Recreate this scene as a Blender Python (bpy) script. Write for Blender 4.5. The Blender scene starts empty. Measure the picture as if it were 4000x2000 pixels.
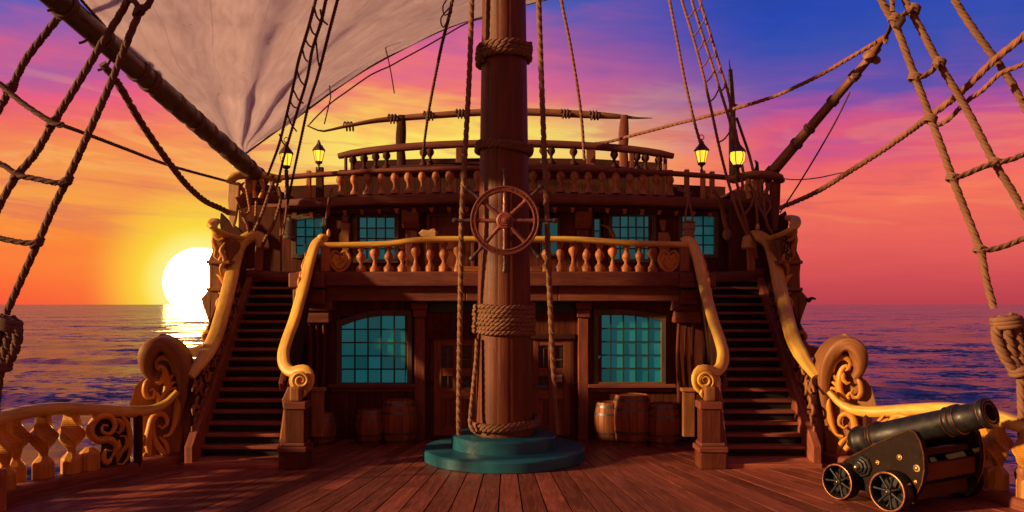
import bpy, bmesh, math, random
from mathutils import Vector, Matrix
random.seed(7)
PI = math.pi
sc = bpy.context.scene
COL = sc.collection
F = 2000.0; CX = 1288.0; HY = 766.0; EYE = 2.7

def P(x, y, d):
    return Vector(((x-CX)/F*d, d, EYE-(y-HY)/F*d))
def PP(l): return [P(*p) for p in l]
MX = -0.15
def mir(p):
    return Vector((2*MX-p[0], p[1], p[2]))
def mirl(l): return [mir(p) for p in l]
def lin(r, g, b):
    f = lambda c: (c/255/12.92) if c/255 <= .04045 else ((c/255+.055)/1.055)**2.4
    return (f(r), f(g), f(b), 1)

# ---------------------------------------------------------------- nodes
class NT:
    def __init__(s, tree):
        s.t = tree; s.n = tree.nodes; s.l = tree.links
    def new(s, typ, **kw):
        n = s.n.new(typ)
        for k, v in kw.items(): setattr(n, k, v)
        return n
    def put(s, sock, v):
        if v is None: return
        if hasattr(v, 'is_output') or isinstance(v, bpy.types.NodeSocket): s.l.new(v, sock)
        else: sock.default_value = v
    def m(s, op, a, b=None, c=None, clamp=False):
        n = s.new('ShaderNodeMath', operation=op); n.use_clamp = clamp
        for i, v in enumerate((a, b, c)): s.put(n.inputs[i], v)
        return n.outputs[0]
    def vm(s, op, a, b=None, sc_=None):
        n = s.new('ShaderNodeVectorMath', operation=op)
        s.put(n.inputs[0], a); s.put(n.inputs[1], b)
        if sc_ is not None: s.put(n.inputs['Scale'], sc_)
        return n.outputs['Value'] if op in ('DOT_PRODUCT', 'LENGTH') else n.outputs[0]
    def xyz(s, x, y, z):
        n = s.new('ShaderNodeCombineXYZ')
        for i, v in enumerate((x, y, z)): s.put(n.inputs[i], v)
        return n.outputs[0]
    def sep(s, v):
        n = s.new('ShaderNodeSeparateXYZ'); s.put(n.inputs[0], v); return n.outputs
    def noise(s, v, scale=1, detail=3, rough=.5, dist=0):
        n = s.new('ShaderNodeTexNoise'); s.put(n.inputs['Vector'], v)
        n.inputs['Scale'].default_value = scale; n.inputs['Detail'].default_value = detail
        n.inputs['Roughness'].default_value = rough; n.inputs['Distortion'].default_value = dist
        return n.outputs['Fac']
    def ramp(s, fac, stops, interp='LINEAR'):
        n = s.new('ShaderNodeValToRGB'); s.put(n.inputs[0], fac)
        cr = n.color_ramp; cr.interpolation = interp
        while len(cr.elements) < len(stops): cr.elements.new(.5)
        for e, (p, c) in zip(cr.elements, stops):
            e.position = p; e.color = c if len(c) == 4 else (*c, 1)
        return n.outputs[0]
    def mr(s, v, a, b, c=0, d=1, smooth=False):
        n = s.new('ShaderNodeMapRange'); n.clamp = True
        if smooth: n.interpolation_type = 'SMOOTHSTEP'
        for i, q in enumerate((v, a, b, c, d)): s.put(n.inputs[i], q)
        return n.outputs[0]
    def mix(s, f, a, b, mode='MIX'):
        n = s.new('ShaderNodeMix', data_type='RGBA', blend_type=mode)
        s.put(n.inputs[0], f); s.put(n.inputs[6], a); s.put(n.inputs[7], b)
        return n.outputs[2]
    def bump(s, h, strength=.3, dist=.01, nrm=None):
        n = s.new('ShaderNodeBump'); n.inputs['Strength'].default_value = strength
        n.inputs['Distance'].default_value = dist; s.put(n.inputs['Height'], h)
        if nrm is not None: s.put(n.inputs['Normal'], nrm)
        return n.outputs[0]

def newmat(name):
    m = bpy.data.materials.new(name); m.use_nodes = True
    m.node_tree.nodes.clear(); t = NT(m.node_tree)
    out = t.new('ShaderNodeOutputMaterial'); b = t.new('ShaderNodeBsdfPrincipled')
    t.l.new(b.outputs[0], out.inputs[0])
    return m, t, b, out
MATS = {}
def wood(name, dark, light, rough=.55, grain=1.0, var=.35, bump=.35, spec=.35, wear=None):
    """grain runs along U; uv is in metres"""
    m, t, b, out = newmat(name)
    uvn = t.new('ShaderNodeUVMap'); uvn.uv_map = 'UVMap'
    at = t.new('ShaderNodeAttribute', attribute_name='rnd')
    r = at.outputs['Fac']
    u, v, _ = t.sep(uvn.outputs[0])
    v0 = t.xyz(t.m('MULTIPLY', u, .9*grain), t.m('MULTIPLY', v, 9*grain), t.m('MULTIPLY', r, 53.))
    n1 = t.noise(v0, 1.6, 5, .6, .6)
    v1 = t.xyz(t.m('MULTIPLY', u, 4), t.m('MULTIPLY', v, 70), t.m('MULTIPLY', r, 31.))
    n2 = t.noise(v1, 1.2, 3, .6, .3)
    v2 = t.xyz(u, t.m('MULTIPLY', v, 1.5), t.m('MULTIPLY', r, 17.))
    n3 = t.noise(v2, 1.3, 3, .6, 0)
    f = t.m('ADD', t.m('MULTIPLY', n1, .62), t.m('MULTIPLY', n2, .38))
    f = t.mr(f, .30, .70)
    c = t.mix(f, (*dark, 1), (*light, 1))
    k = t.m('ADD', 1-var*.6, t.m('MULTIPLY', r, var))
    k = t.m('MULTIPLY', k, t.mr(n3, .3, .7, .72, 1.15))
    c = t.mix(1.0, c, t.xyz(k, k, k), 'MULTIPLY')
    if wear:
        w = t.mr(t.noise(t.xyz(t.m('MULTIPLY', u, 3), t.m('MULTIPLY', v, 14), r), 1.5, 6, .7), .58, .72)
        c = t.mix(t.m('MULTIPLY', w, .5), c, (*wear, 1))
    t.put(b.inputs['Base Color'], c)
    t.put(b.inputs['Roughness'], t.mr(n1, .3, .7, rough-.12, rough+.14))
    b.inputs['Specular IOR Level'].default_value = spec
    t.put(b.inputs['Normal'], t.bump(f, bump, .006))
    MATS[name] = m; return m

def plain(name, col, rough=.5, metal=0, nscale=6, var=.25, bump=.2, spec=.5, edge=None):
    m, t, b, out = newmat(name)
    tc = t.new('ShaderNodeTexCoord').outputs['Object']
    n1 = t.noise(tc, nscale, 5, .6); n2 = t.noise(tc, nscale*7, 3, .6)
    k = t.mr(t.m('ADD', t.m('MULTIPLY', n1, .7), t.m('MULTIPLY', n2, .3)), .3, .7, 1-var, 1+var)
    c = t.mix(1.0, (*col, 1), t.xyz(k, k, k), 'MULTIPLY')
    if edge:
        w = t.mr(t.noise(tc, nscale*2.2, 6, .75), .60, .68)
        c = t.mix(t.m('MULTIPLY', w, .55), c, (*edge, 1))
    t.put(b.inputs['Base Color'], c)
    t.put(b.inputs['Roughness'], t.mr(n1, .3, .7, rough-.1, rough+.12))
    b.inputs['Metallic'].default_value = metal
    b.inputs['Specular IOR Level'].default_value = spec
    t.put(b.inputs['Normal'], t.bump(n2, bump, .004))
    MATS[name] = m; return m

DECKW = wood('deck wood', (.115,.026,.018), (.36,.092,.060), rough=.45, var=.6, bump=.6, spec=.35, wear=(.36,.14,.10))
WALLW = wood('red wall wood', (.065,.013,.008), (.17,.040,.022), rough=.6, var=.35, spec=.2)
BEAMW = wood('red beam wood', (.11,.026,.017), (.29,.082,.050), rough=.55, var=.25, wear=(.34,.13,.08))
DARKW = wood('dark wood', (.040,.014,.010), (.105,.032,.020), rough=.65, var=.3, spec=.12)
GOLDW = wood('golden rail wood', (.52,.235,.028), (.94,.60,.13), rough=.42, var=.22, bump=.4, spec=.45)
CARVW = wood('carved amber wood', (.42,.15,.016), (.80,.36,.045), rough=.45, var=.3, bump=.3, spec=.45)
BROWNW = wood('brown carved wood', (.19,.068,.026), (.42,.17,.064), rough=.5, var=.25)
TURNW = wood('turned orange wood', (.26,.075,.028), (.56,.20,.075), rough=.5, var=.4)
MASTW = wood('mast wood', (.085,.017,.008), (.235,.056,.021), rough=.5, var=.22, bump=.5)
SPARW = wood('tarred spar wood', (.035,.016,.011), (.12,.055,.032), rough=.42, var=.2, spec=.6)
SPARW2 = wood('brown spar wood', (.15,.055,.028), (.38,.155,.078), rough=.5, var=.2)
BARW = wood('barrel wood', (.17,.045,.016), (.40,.125,.042), rough=.5, var=.5)
WHEELW = wood('helm wood', (.15,.030,.022), (.34,.095,.065), rough=.38, var=.35, spec=.6)
DOORW = wood('door wood', (.14,.032,.016), (.34,.096,.042), rough=.55, var=.4)
FRAMEW = wood('olive window frame wood', (.075,.052,.036), (.18,.125,.085), rough=.6, var=.25)
TREADW = wood('stair tread wood', (.19,.045,.028), (.46,.145,.085), rough=.5, var=.3)
PALEW = wood('pale plank wood', (.42,.22,.10), (.75,.46,.24), rough=.5, var=.2)
TEAL = plain('teal paint', (.010,.100,.150), .38, nscale=3, var=.22, edge=(.10,.21,.20))
TEALB = plain('dark teal trim', (.012,.052,.044), .5)
IRON = plain('cannon iron', (.024,.021,.025), .42, metal=.5, nscale=9, var=.4, bump=.35, edge=(.06,.036,.026))
IRONP = plain('dark painted carriage', (.018,.009,.007), .5, metal=0, nscale=7, var=.35, bump=.3, edge=(.06,.030,.02), spec=.08)
COPPER = plain('worn copper', (.30,.115,.06), .34, metal=.85, nscale=12, var=.4)
BRASS = plain('brass stud', (.80,.42,.20), .28, metal=.9)
HOOP = plain('iron hoop', (.13,.115,.115), .45, metal=.6, var=.4)
BLACK = plain('black bore', (.004,.004,.004), .8)
CHARW = plain('charcoal handle', (.075,.042,.036), .4, var=.4)
PAPER = plain('old paper', (.5,.42,.35), .8)
INK = plain('ink', (.03,.02,.02), .8)
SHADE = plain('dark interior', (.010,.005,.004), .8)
STONE = plain('grey clay', (.22,.15,.13), .7)
SACK = plain('bound sackcloth', (.26,.16,.10), .85, nscale=20)
BLUEW = plain('blue enamel', (.05,.14,.22), .4)
GREENB = plain('blue float', (.04,.07,.2), .4)

def ropemat(name, dark, light):
    m, t, b, out = newmat(name)
    uvn = t.new('ShaderNodeUVMap'); uvn.uv_map = 'UVMap'
    u, v, _ = t.sep(uvn.outputs[0])
    # strand fibres run along the lay: shear the coordinates
    w = t.new('ShaderNodeTexWave'); w.inputs['Scale'].default_value = 30
    w.inputs['Distortion'].default_value = 2.5; w.inputs['Detail'].default_value = 2
    t.put(w.inputs['Vector'], t.xyz(t.m('ADD', t.m('MULTIPLY', u, .9), t.m('MULTIPLY', v, .9)), 0, 0))
    n = t.noise(t.xyz(t.m('MULTIPLY', u, 22), t.m('MULTIPLY', v, 90), 0), 1, 4, .7)
    n3 = t.noise(t.xyz(t.m('MULTIPLY', u, 2), 0, 0), 1, 3, .6)
    f = t.m('ADD', t.m('MULTIPLY', w.outputs['Fac'], .4), t.m('MULTIPLY', n, .6))
    c = t.mix(t.mr(f, .25, .75), (*dark, 1), (*light, 1))
    k = t.mr(n3, .3, .7, .8, 1.15); c = t.mix(1.0, c, t.xyz(k, k, k), 'MULTIPLY')
    t.put(b.inputs['Base Color'], c); b.inputs['Roughness'].default_value = .8
    b.inputs['Specular IOR Level'].default_value = .2
    t.put(b.inputs['Normal'], t.bump(f, .6, .006))
    return m
ROPE = ropemat('hemp rope', (.13,.055,.033), (.36,.18,.11))
ROPED = ropemat('dark tarred rope', (.085,.040,.036), (.24,.125,.105))
ROPER = ropemat('reddish rope', (.16,.055,.04), (.40,.17,.115))

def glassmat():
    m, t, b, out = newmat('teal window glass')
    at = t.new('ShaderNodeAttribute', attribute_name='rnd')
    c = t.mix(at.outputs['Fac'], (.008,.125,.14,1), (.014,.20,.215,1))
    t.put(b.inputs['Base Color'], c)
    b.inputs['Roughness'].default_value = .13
    b.inputs['Emission Strength'].default_value = .26  # faint glow added to the panes so the teal reads brighter
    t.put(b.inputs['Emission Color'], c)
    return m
GLASS = glassmat()
def lampmat():
    m, t, b, out = newmat('lit lantern glass')
    g = t.new('ShaderNodeTexCoord').outputs['Object']
    n = t.noise(g, 5, 2)
    c = t.mix(n, (1, .40, .02, 1), (1, .54, .05, 1))
    t.put(b.inputs['Base Color'], (.8, .5, .1, 1)); t.put(b.inputs['Emission Color'], c)
    b.inputs['Emission Strength'].default_value = 1.5
    b.inputs['Roughness'].default_value = .3
    return m
LAMP = lampmat()
def flamemat():
    m, t, b, out = newmat('lamp flame')
    b.inputs['Emission Color'].default_value = (1, .85, .45, 1); b.inputs['Emission Strength'].default_value = 6
    return m
FLAME = flamemat()
def sailmat():
    m, t, b, out = newmat('weathered sail canvas')
    uvn = t.new('ShaderNodeUVMap'); uvn.uv_map = 'UVMap'
    u, v, _ = t.sep(uvn.outputs[0])
    n = t.noise(t.xyz(t.m('MULTIPLY', u, 1.2), t.m('MULTIPLY', v, 5), 0), 1, 6, .62, .5)
    n2 = t.noise(t.xyz(u, v, 0), 60, 3, .6)
    st = t.noise(t.xyz(u, v, 3), 2.1, 6, .7)
    c = t.mix(t.mr(n, .3, .7), (.76, .66, .73, 1), (.90, .82, .90, 1))
    c = t.mix(t.mr(st, .64, .72, 0, .5), c, (.36, .22, .18, 1))
    # cloth panels: sewn seams along v = const
    fr = t.m('FRACT', t.m('MULTIPLY', v, 1.05))
    seam = t.m('LESS_THAN', fr, .022)
    c = t.mix(t.m('MULTIPLY', seam, .16), c, (.26, .15, .13, 1))
    t.put(b.inputs['Base Color'], c); b.inputs['Roughness'].default_value = .9
    b.inputs['Specular IOR Level'].default_value = .1
    nrm = t.bump(t.m('ADD', t.m('MULTIPLY', n2, .4), t.m('ADD', n, t.m('MULTIPLY', seam, .25))), .35, .02)
    t.put(b.inputs['Normal'], nrm)
    tr = t.new('ShaderNodeBsdfTranslucent'); t.put(tr.inputs['Color'], c)
    mx = t.new('ShaderNodeMixShader'); mx.inputs[0].default_value = .66
    t.l.new(b.outputs[0], mx.inputs[1]); t.l.new(tr.outputs[0], mx.inputs[2]); t.l.new(mx.outputs[0], out.inputs[0])
    return m
SAIL = sailmat()

# ---------------------------------------------------------------- mesh builder
def spline(pts, step=.08, closed=False):
    pts = [Vector(p) for p in pts]
    if len(pts) == 2:
        n = max(1, int((pts[1]-pts[0]).length/step))
        return [pts[0].lerp(pts[1], i/n) for i in range(n+1)]
    out = []
    N = len(pts)
    for i in range(N if closed else N-1):
        if closed: a, b, c, d = pts[i-1], pts[i], pts[(i+1) % N], pts[(i+2) % N]
        else:
            b, c = pts[i], pts[i+1]
            a = pts[i-1] if i else b*2-c
            d = pts[i+2] if i+2 < N else c*2-b
        n = max(1, int((c-b).length/step))
        for k in range(n):
            t = k/n
            out.append(.5*((2*b)+(c-a)*t+(2*a-5*b+4*c-d)*t*t+(-a+3*b-3*c+d)*t**3))
    if not closed: out.append(pts[-1])
    return out

class MB:
    def __init__(s): s.v = []; s.f = []; s.uv = []; s.r = []; s.sm = []
    def add(s, vs, fs, uvs=None, smooth=False, r=None):
        o = len(s.v); r = random.random() if r is None else r
        s.v += [Vector(v) for v in vs]; s.r += [r]*len(vs)
        for i, f in enumerate(fs):
            s.f.append([k+o for k in f]); s.sm.append(smooth)
            if uvs: s.uv.append(uvs[i])
            else:
                p = [Vector(vs[k]) for k in f]
                nn = (p[1]-p[0]).cross(p[2]-p[0]); a = max(range(3), key=lambda q: abs(nn[q]))
                q = [k for k in range(3) if k != a]
                s.uv.append([(w[q[0]], w[q[1]]) for w in p])
        return s
    def obox(s, c, ax, ay, az, grain=None, r=None, taper=1.0):
        """box from centre and three half-axis vectors (ax, ay, az); taper scales the +az end"""
        c, ax, ay, az = map(Vector, (c, ax, ay, az))
        vs = []
        for k in (-1, 1):
            tt = taper if k > 0 else 1
            for j in (-1, 1):
                for i in (-1, 1): vs.append(c+ax*i*tt+ay*j*tt+az*k)
        fs = [(0,2,3,1),(4,5,7,6),(0,1,5,4),(2,6,7,3),(0,4,6,2),(1,3,7,5)]
        L = [ax.length, ay.length, az.length]
        g = grain if grain is not None else max(range(3), key=lambda q: L[q])
        axes = [v.normalized() for v in (ax, ay, az)]
        nrm = [2, 2, 1, 1, 0, 0]; uvs = []
        for f, n in zip(fs, nrm):
            o = [q for q in range(3) if q != n]
            if g in o: gu = g; gv = [q for q in o if q != g][0]
            else: gu, gv = o
            uvs.append([((vs[k]-c).dot(axes[gu]), (vs[k]-c).dot(axes[gv])+.13*n) for k in f])
        return s.add(vs, fs, uvs, False, r)
    def box(s, x0, x1, y0, y1, z0, z1, grain=None, r=None, taper=1.0):
        return s.obox(((x0+x1)/2, (y0+y1)/2, (z0+z1)/2), (abs(x1-x0)/2,0,0), (0,abs(y1-y0)/2,0), (0,0,abs(z1-z0)/2), grain, r, taper)
    def beam(s, p, q, w, h, up=(0,0,1), r=None):
        p, q = Vector(p), Vector(q); t = (q-p); L = t.length; t.normalize()
        sd = t.cross(Vector(up)).normalized(); u = sd.cross(t)
        return s.obox((p+q)/2, t*L/2, sd*w/2, u*h/2, 0, r)
    def sweep(s, pts, sec, scale=None, up=None, twist=0, caps=True, smooth=True, r=None, closed=False):
        n = len(pts); m = len(sec); vs = []
        per = [0]
        for k in range(m):
            a, b = sec[k], sec[(k+1) % m]; per.append(per[-1]+math.hypot(a[0]-b[0], a[1]-b[1]))
        ul = 0; us = []; prev = None
        for i, p in enumerate(pts):
            if closed: t = pts[(i+1) % n]-pts[i-1]
            else: t = pts[min(i+1, n-1)]-pts[max(i-1, 0)]
            if t.length < 1e-9: t = Vector((0,0,1))
            t = t.normalized()
            if up is not None:
                sd = t.cross(Vector(up))
                if sd.length < 1e-3: sd = prev if prev else t.orthogonal()
                sd = sd.normalized(); prev = sd
            else:
                if prev is None: prev = t.orthogonal().normalized()
                sd = (prev-t*prev.dot(t)).normalized(); prev = sd
            u = sd.cross(t).normalized()
            if i: ul += (p-pts[i-1]).length
            us.append(ul)
            k = scale(i/(n-1)) if callable(scale) else (1 if scale is None else scale)
            kx, ky = k if isinstance(k, tuple) else (k, k)
            a = twist*ul if not callable(twist) else twist(i/(n-1))
            ca, sa = math.cos(a), math.sin(a)
            for (x, y) in sec:
                x2 = (x*ca-y*sa)*kx; y2 = (x*sa+y*ca)*ky
                vs.append(p+sd*x2+u*y2)
        fs = []; uvs = []
        rr = n if closed else n-1
        for i in range(rr):
            j = (i+1) % n
            u1 = us[i+1] if i+1 < n else us[-1]+.1
            for k in range(m):
                l = (k+1) % m
                fs.append((i*m+k, i*m+l, j*m+l, j*m+k))
                uvs.append([(us[i], per[k]), (us[i], per[k+1]), (u1, per[k+1]), (u1, per[k])])
        if caps and not closed:
            fs.append(tuple(range(m))[::-1]); uvs.append([sec[k] for k in range(m)][::-1])
            fs.append(tuple((n-1)*m+k for k in range(m))); uvs.append([sec[k] for k in range(m)])
        return s.add(vs, fs, uvs, smooth, r)
    def tube(s, pts, rad, n=10, **kw):
        sec = [(math.cos(2*PI*k/n), math.sin(2*PI*k/n)) for k in range(n)]
        if callable(rad): f = rad
        elif isinstance(rad, (list, tuple)):
            R = list(rad); f = lambda t: R[min(int(t*(len(R)-1)), len(R)-2)]*(1-(t*(len(R)-1)-min(int(t*(len(R)-1)), len(R)-2)))+R[min(int(t*(len(R)-1)), len(R)-2)+1]*(t*(len(R)-1)-min(int(t*(len(R)-1)), len(R)-2))
        else: f = lambda t: rad
        r0 = max(f(.5), 1e-4); sec = [(a*r0, b*r0) for a, b in sec]
        return s.sweep(pts, sec, lambda t: f(t)/r0, **kw)
    def rope(s, pts, rad, pitch=None, step=None, n=12, lobes=3, thin=None):
        pitch = pitch or rad*9
        step = step or pitch/9
        pts = spline(pts, step)
        sec = []
        for k in range(n):
            a = 2*PI*k/n
            q = rad*(.70+.33*abs(math.cos(lobes*a/2))**.7)
            sec.append((q*math.cos(a), q*math.sin(a)))
        return s.sweep(pts, sec, thin, twist=2*PI/pitch)
    def lathe(s, c, prof, n=20, axis=(0,0,1), smooth=True, ref=None, r=None, sq=None, ring=False):
        c = Vector(c); a = Vector(axis).normalized()
        if ring and tuple(prof[0]) != tuple(prof[-1]): prof = list(prof)+[prof[0]]
        e = (a.orthogonal() if ref is None else Vector(ref)-a*Vector(ref).dot(a)).normalized(); g = a.cross(e)
        vs = []; m = len(prof)
        for (rd, z) in prof:
            for k in range(n):
                t = 2*PI*(k+.5)/n if sq else 2*PI*k/n
                vs.append(c+a*z+(e*math.cos(t)+g*math.sin(t))*rd)
        fs = []; uvs = []; L = 0
        for i in range(m-1):
            L2 = L+math.hypot(prof[i+1][0]-prof[i][0], prof[i+1][1]-prof[i][1])
            R = max(prof[i][0], prof[i+1][0], .02)
            for k in range(n):
                l = (k+1) % n
                fs.append((i*n+k, i*n+l, (i+1)*n+l, (i+1)*n+k))
                a0, a1 = 2*PI*k/n*R, 2*PI*(k+1)/n*R
                uvs.append([(L, a0), (L, a1), (L2, a1), (L2, a0)])
            L = L2
        for i, rev in ((0, True), (m-1, False)):
            if prof[i][0] > 1e-4 and not ring:
                f = [i*n+k for k in range(n)]
                if rev: f = f[::-1]
                fs.append(tuple(f)); uvs.append([((vs[k]-c).dot(e), (vs[k]-c).dot(g)) for k in f])
        return s.add(vs, fs, uvs, smooth, r)
    def prism(s, poly, ext, r=None, gd=None):
        poly = [Vector(p) for p in poly]; ext = Vector(ext); n = len(poly)
        vs = [p for p in poly]+[p+ext for p in poly]
        fs = [tuple(range(n)), tuple(range(2*n-1, n-1, -1))]
        nn = ext.normalized(); e = Vector(gd).normalized() if gd else nn.orthogonal().normalized(); g = nn.cross(e)
        uv = lambda f: [(vs[k].dot(e), vs[k].dot(g)) for k in f]
        uvs = [uv(fs[0]), uv(fs[1])]
        L = 0
        for k in range(n):
            l = (k+1) % n; d = (poly[l]-poly[k]).length
            fs.append((k, k+n, l+n, l)); uvs.append([(L, 0), (L, ext.length), (L+d, ext.length), (L+d, 0)]); L += d
        return s.add(vs, fs, uvs, False, r)
    def sphere(s, c, r, n=10, sz=(1,1,1)):
        pr = []
        m = max(5, n//2+1)
        vs = []; fs = []
        for i in range(m+1):
            a = PI*i/m
            for k in range(n):
                b = 2*PI*k/n
                vs.append(Vector(c)+Vector((r*math.sin(a)*math.cos(b)*sz[0], r*math.sin(a)*math.sin(b)*sz[1], r*math.cos(a)*sz[2])))
        for i in range(m):
            for k in range(n):
                fs.append((i*n+k, (i+1)*n+k, (i+1)*n+(k+1) % n, i*n+(k+1) % n))
        return s.add(vs, fs, None, True)
    def build(s, name, mat, parent=None, bevel=0, seg=2, origin=None, sharp=50):
        me = bpy.data.meshes.new(name)
        if parent is not None: org = Vector(parent.get('_o', (0,0,0)))
        elif origin is not None: org = Vector(origin)
        else:
            xs = [v.x for v in s.v]; ys = [v.y for v in s.v]; zs = [v.z for v in s.v]
            org = Vector(((min(xs)+max(xs))/2, (min(ys)+max(ys))/2, min(zs)))
        me.from_pydata([tuple(v-org) for v in s.v], [], s.f)
        uvl = me.uv_layers.new(name='UVMap')
        flat = []
        for u in s.uv:
            for a in u: flat += [a[0], a[1]]
        uvl.data.foreach_set('uv', flat)
        at = me.attributes.new('rnd', 'FLOAT', 'POINT'); at.data.foreach_set('value', s.r)
        me.polygons.foreach_set('use_smooth', s.sm)
        me.materials.append(mat); me.update()
        bm = bmesh.new(); bm.from_mesh(me); bmesh.ops.recalc_face_normals(bm, faces=bm.faces); bm.to_mesh(me); bm.free()
        o = bpy.data.objects.new(name, me); COL.objects.link(o)
        if parent is not None: o.parent = parent
        else: o.location = org
        if any(s.sm): me.set_sharp_from_angle(angle=math.radians(sharp))
        if bevel:
            b = o.modifiers.new('bevel', 'BEVEL'); b.width = bevel; b.segments = seg; b.limit_method = 'ANGLE'; b.angle_limit = math.radians(40)
        o['_o'] = tuple(org)
        return o

def tag(o, label=None, cat=None, group=None, kind=None):
    if label: o['label'] = label
    if cat: o['category'] = cat
    if group: o['group'] = group
    if kind: o['kind'] = kind
    return o
def thing(name, label, cat, loc=(0,0,0), group=None):
    o = bpy.data.objects.new(name, None); COL.objects.link(o); o.location = loc; o['_o'] = tuple(loc)
    o.empty_display_size = .2
    return tag(o, label, cat, group)
def copytree(o, loc, rz=0, scale=None, label=None, parent=None, ry=None):
    c = o.copy(); COL.objects.link(c); c.parent = parent
    if parent is None:
        if loc: c.location = loc
        if scale: c.scale = scale
        if label: c['label'] = label
    for ch in list(o.children): copytree(ch, None, parent=c)
    return c

# ================================================================ camera, sky, sun
cam = bpy.data.cameras.new('camera'); co = bpy.data.objects.new('camera', cam); COL.objects.link(co)
co.location = (0, 0, EYE); co.rotation_euler = (PI/2, 0, 0)
cam.sensor_width = 36; cam.lens = 36*F/2576; cam.shift_y = (HY-644)/2576; cam.clip_end = 60000; cam.clip_start = .1
sc.camera = co
sc.view_settings.view_transform = 'Standard'; sc.view_settings.look = 'None'
sc.view_settings.exposure = .38; sc.view_settings.gamma = 1

SUND = Vector((-.392, 1, .028)).normalized()      # the visible sun disc
w = bpy.data.worlds.new('World'); sc.world = w; w.use_nodes = True
w.node_tree.nodes.clear(); t = NT(w.node_tree)
wo = t.new('ShaderNodeOutputWorld'); bg = t.new('ShaderNodeBackground'); t.l.new(bg.outputs[0], wo.inputs[0])
D = t.new('ShaderNodeTexCoord').outputs['Generated']
dx, dy, dz = t.sep(D)
el = t.m('MULTIPLY', t.m('ARCSINE', dz), 180/PI)
az = t.m('MULTIPLY', t.m('ARCTAN2', dx, dy), 180/PI)
cz = t.xyz(t.m('MULTIPLY', dx, 2.6), t.m('MULTIPLY', dy, 2.6), t.m('MULTIPLY', t.m('ADD', dz, t.m('MULTIPLY', dx, -.05)), 11))
na = t.noise(cz, 1.3, 4, .55, .4)
nb = t.noise(t.xyz(t.m('MULTIPLY', dx, 3.4), t.m('MULTIPLY', dy, 3.4), t.m('MULTIPLY', t.m('ADD', dz, t.m('MULTIPLY', dx, .12)), 42)), 1.5, 5, .6, .5)
warp = t.m('ADD', t.m('MULTIPLY', t.m('SUBTRACT', na, .5), 8.5), t.m('MULTIPLY', t.m('SUBTRACT', nb, .5), 2.6))
warp = t.m('MULTIPLY', warp, t.mr(el, 0, 8, .12, 1))
e2 = t.m('ADD', el, warp)
fe = t.mr(e2, 0, 40)
def rp(lst): return t.ramp(fe, [(a/40, lin(*c)) for a, c in lst])
left = rp([(0,(250,82,42)),(1.6,(255,104,40)),(4,(252,138,46)),(6.4,(250,158,62)),(8.8,(246,146,72)),(11,(244,112,88)),(13.3,(236,90,124)),(15.5,(186,92,155)),(17.8,(104,90,182)),(24,(58,66,150)),(40,(46,44,90))])
cent = rp([(0,(250,90,50)),(4,(255,130,50)),(9,(255,205,80)),(10.6,(255,230,105)),(12.2,(254,226,92)),(13.4,(250,180,88)),(14.8,(242,116,108)),(16.4,(224,100,138)),(18.4,(176,92,152)),(21,(84,90,180)),(28,(50,56,125)),(40,(44,42,88))])
right = rp([(0,(186,60,72)),(1.75,(206,69,77)),(4.4,(232,90,82)),(7,(248,112,84)),(9.3,(242,100,95)),(10.8,(222,84,122)),(12.2,(184,80,150)),(14.4,(100,78,172)),(17,(52,75,176)),(19.6,(32,68,178)),(26,(34,52,130)),(40,(40,38,82))])
back = t.ramp(t.mr(el, -5, 70), [(0, lin(134,64,50)), (.18, lin(164,82,62)), (.45, lin(138,76,80)), (1, lin(92,72,118))])
c = t.mix(t.mr(az, -26, -9, 0, 1, True), left, cent)
c = t.mix(t.mr(az, -2, 19, 0, 1, True), c, right)
# streaks of lit and dark cloud
st = t.noise(t.xyz(t.m('MULTIPLY', dx, 2.6), t.m('MULTIPLY', dy, 2.6), t.m('MULTIPLY', t.m('ADD', dz, t.m('MULTIPLY', dx, .07)), 19)), 2.0, 6, .58, .8)
band = t.m('MULTIPLY', t.mr(el, 3, 6, 0, 1, True), t.mr(el, 16, 11, 0, 1, True))
c = t.mix(t.m('MULTIPLY', t.m('MULTIPLY', t.mr(st, .52, .66, 0, 1, True), band), t.mr(az, 14, -4, .12, .42)), c, lin(255,190,95))
c = t.mix(t.m('MULTIPLY', t.m('MULTIPLY', t.mr(st, .49, .36, 0, 1, True), band), .55), c, lin(214,92,92))
az2 = t.m('ABSOLUTE', az)
c = t.mix(t.mr(az2, 45, 100, 0, 1, True), c, back)
# glow and disc
dt = t.vm('DOT_PRODUCT', D, tuple(SUND))
ang = t.m('MULTIPLY', t.m('ARCCOSINE', t.m('MINIMUM', dt, 1.0)), 180/PI)
c = t.mix(t.m('MULTIPLY', t.mr(ang, 13, 2.5, 0, 1, True), .20), c, lin(255,176,30))
c = t.mix(t.m('MULTIPLY', t.mr(ang, 7.2, 2.5, 0, 1, True), .92), c, lin(255,232,52))
c = t.mix(t.m('MULTIPLY', t.mr(ang, 3.9, 2.2, 0, 1, True), .8), c, lin(255,247,150))
disc = t.mr(ang, 2.34, 2.18, 0, 1)
c = t.mix(disc, c, (60.0, 36.0, 10.0, 1))
c = t.mix(t.mr(el, 0, -4), c, lin(70,45,80))
hs = t.new('ShaderNodeHueSaturation'); hs.inputs['Saturation'].default_value = .98; t.put(hs.inputs['Color'], c); c = hs.outputs[0]
t.put(bg.inputs['Color'], c); bg.inputs['Strength'].default_value = .75

sun = bpy.data.lights.new('sun', 'SUN'); so = bpy.data.objects.new('sun', sun); COL.objects.link(so)
sun.energy = 5.0; sun.angle = math.radians(2.5); sun.color = (1, .63, .27)
SAZ, SEL = math.radians(-107), math.radians(15)
sd = Vector((math.sin(SAZ)*math.cos(SEL), math.cos(SAZ)*math.cos(SEL), math.sin(SEL)))
so.rotation_euler = sd.to_track_quat('Z', 'Y').to_euler()
so.location = sd*50

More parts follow.
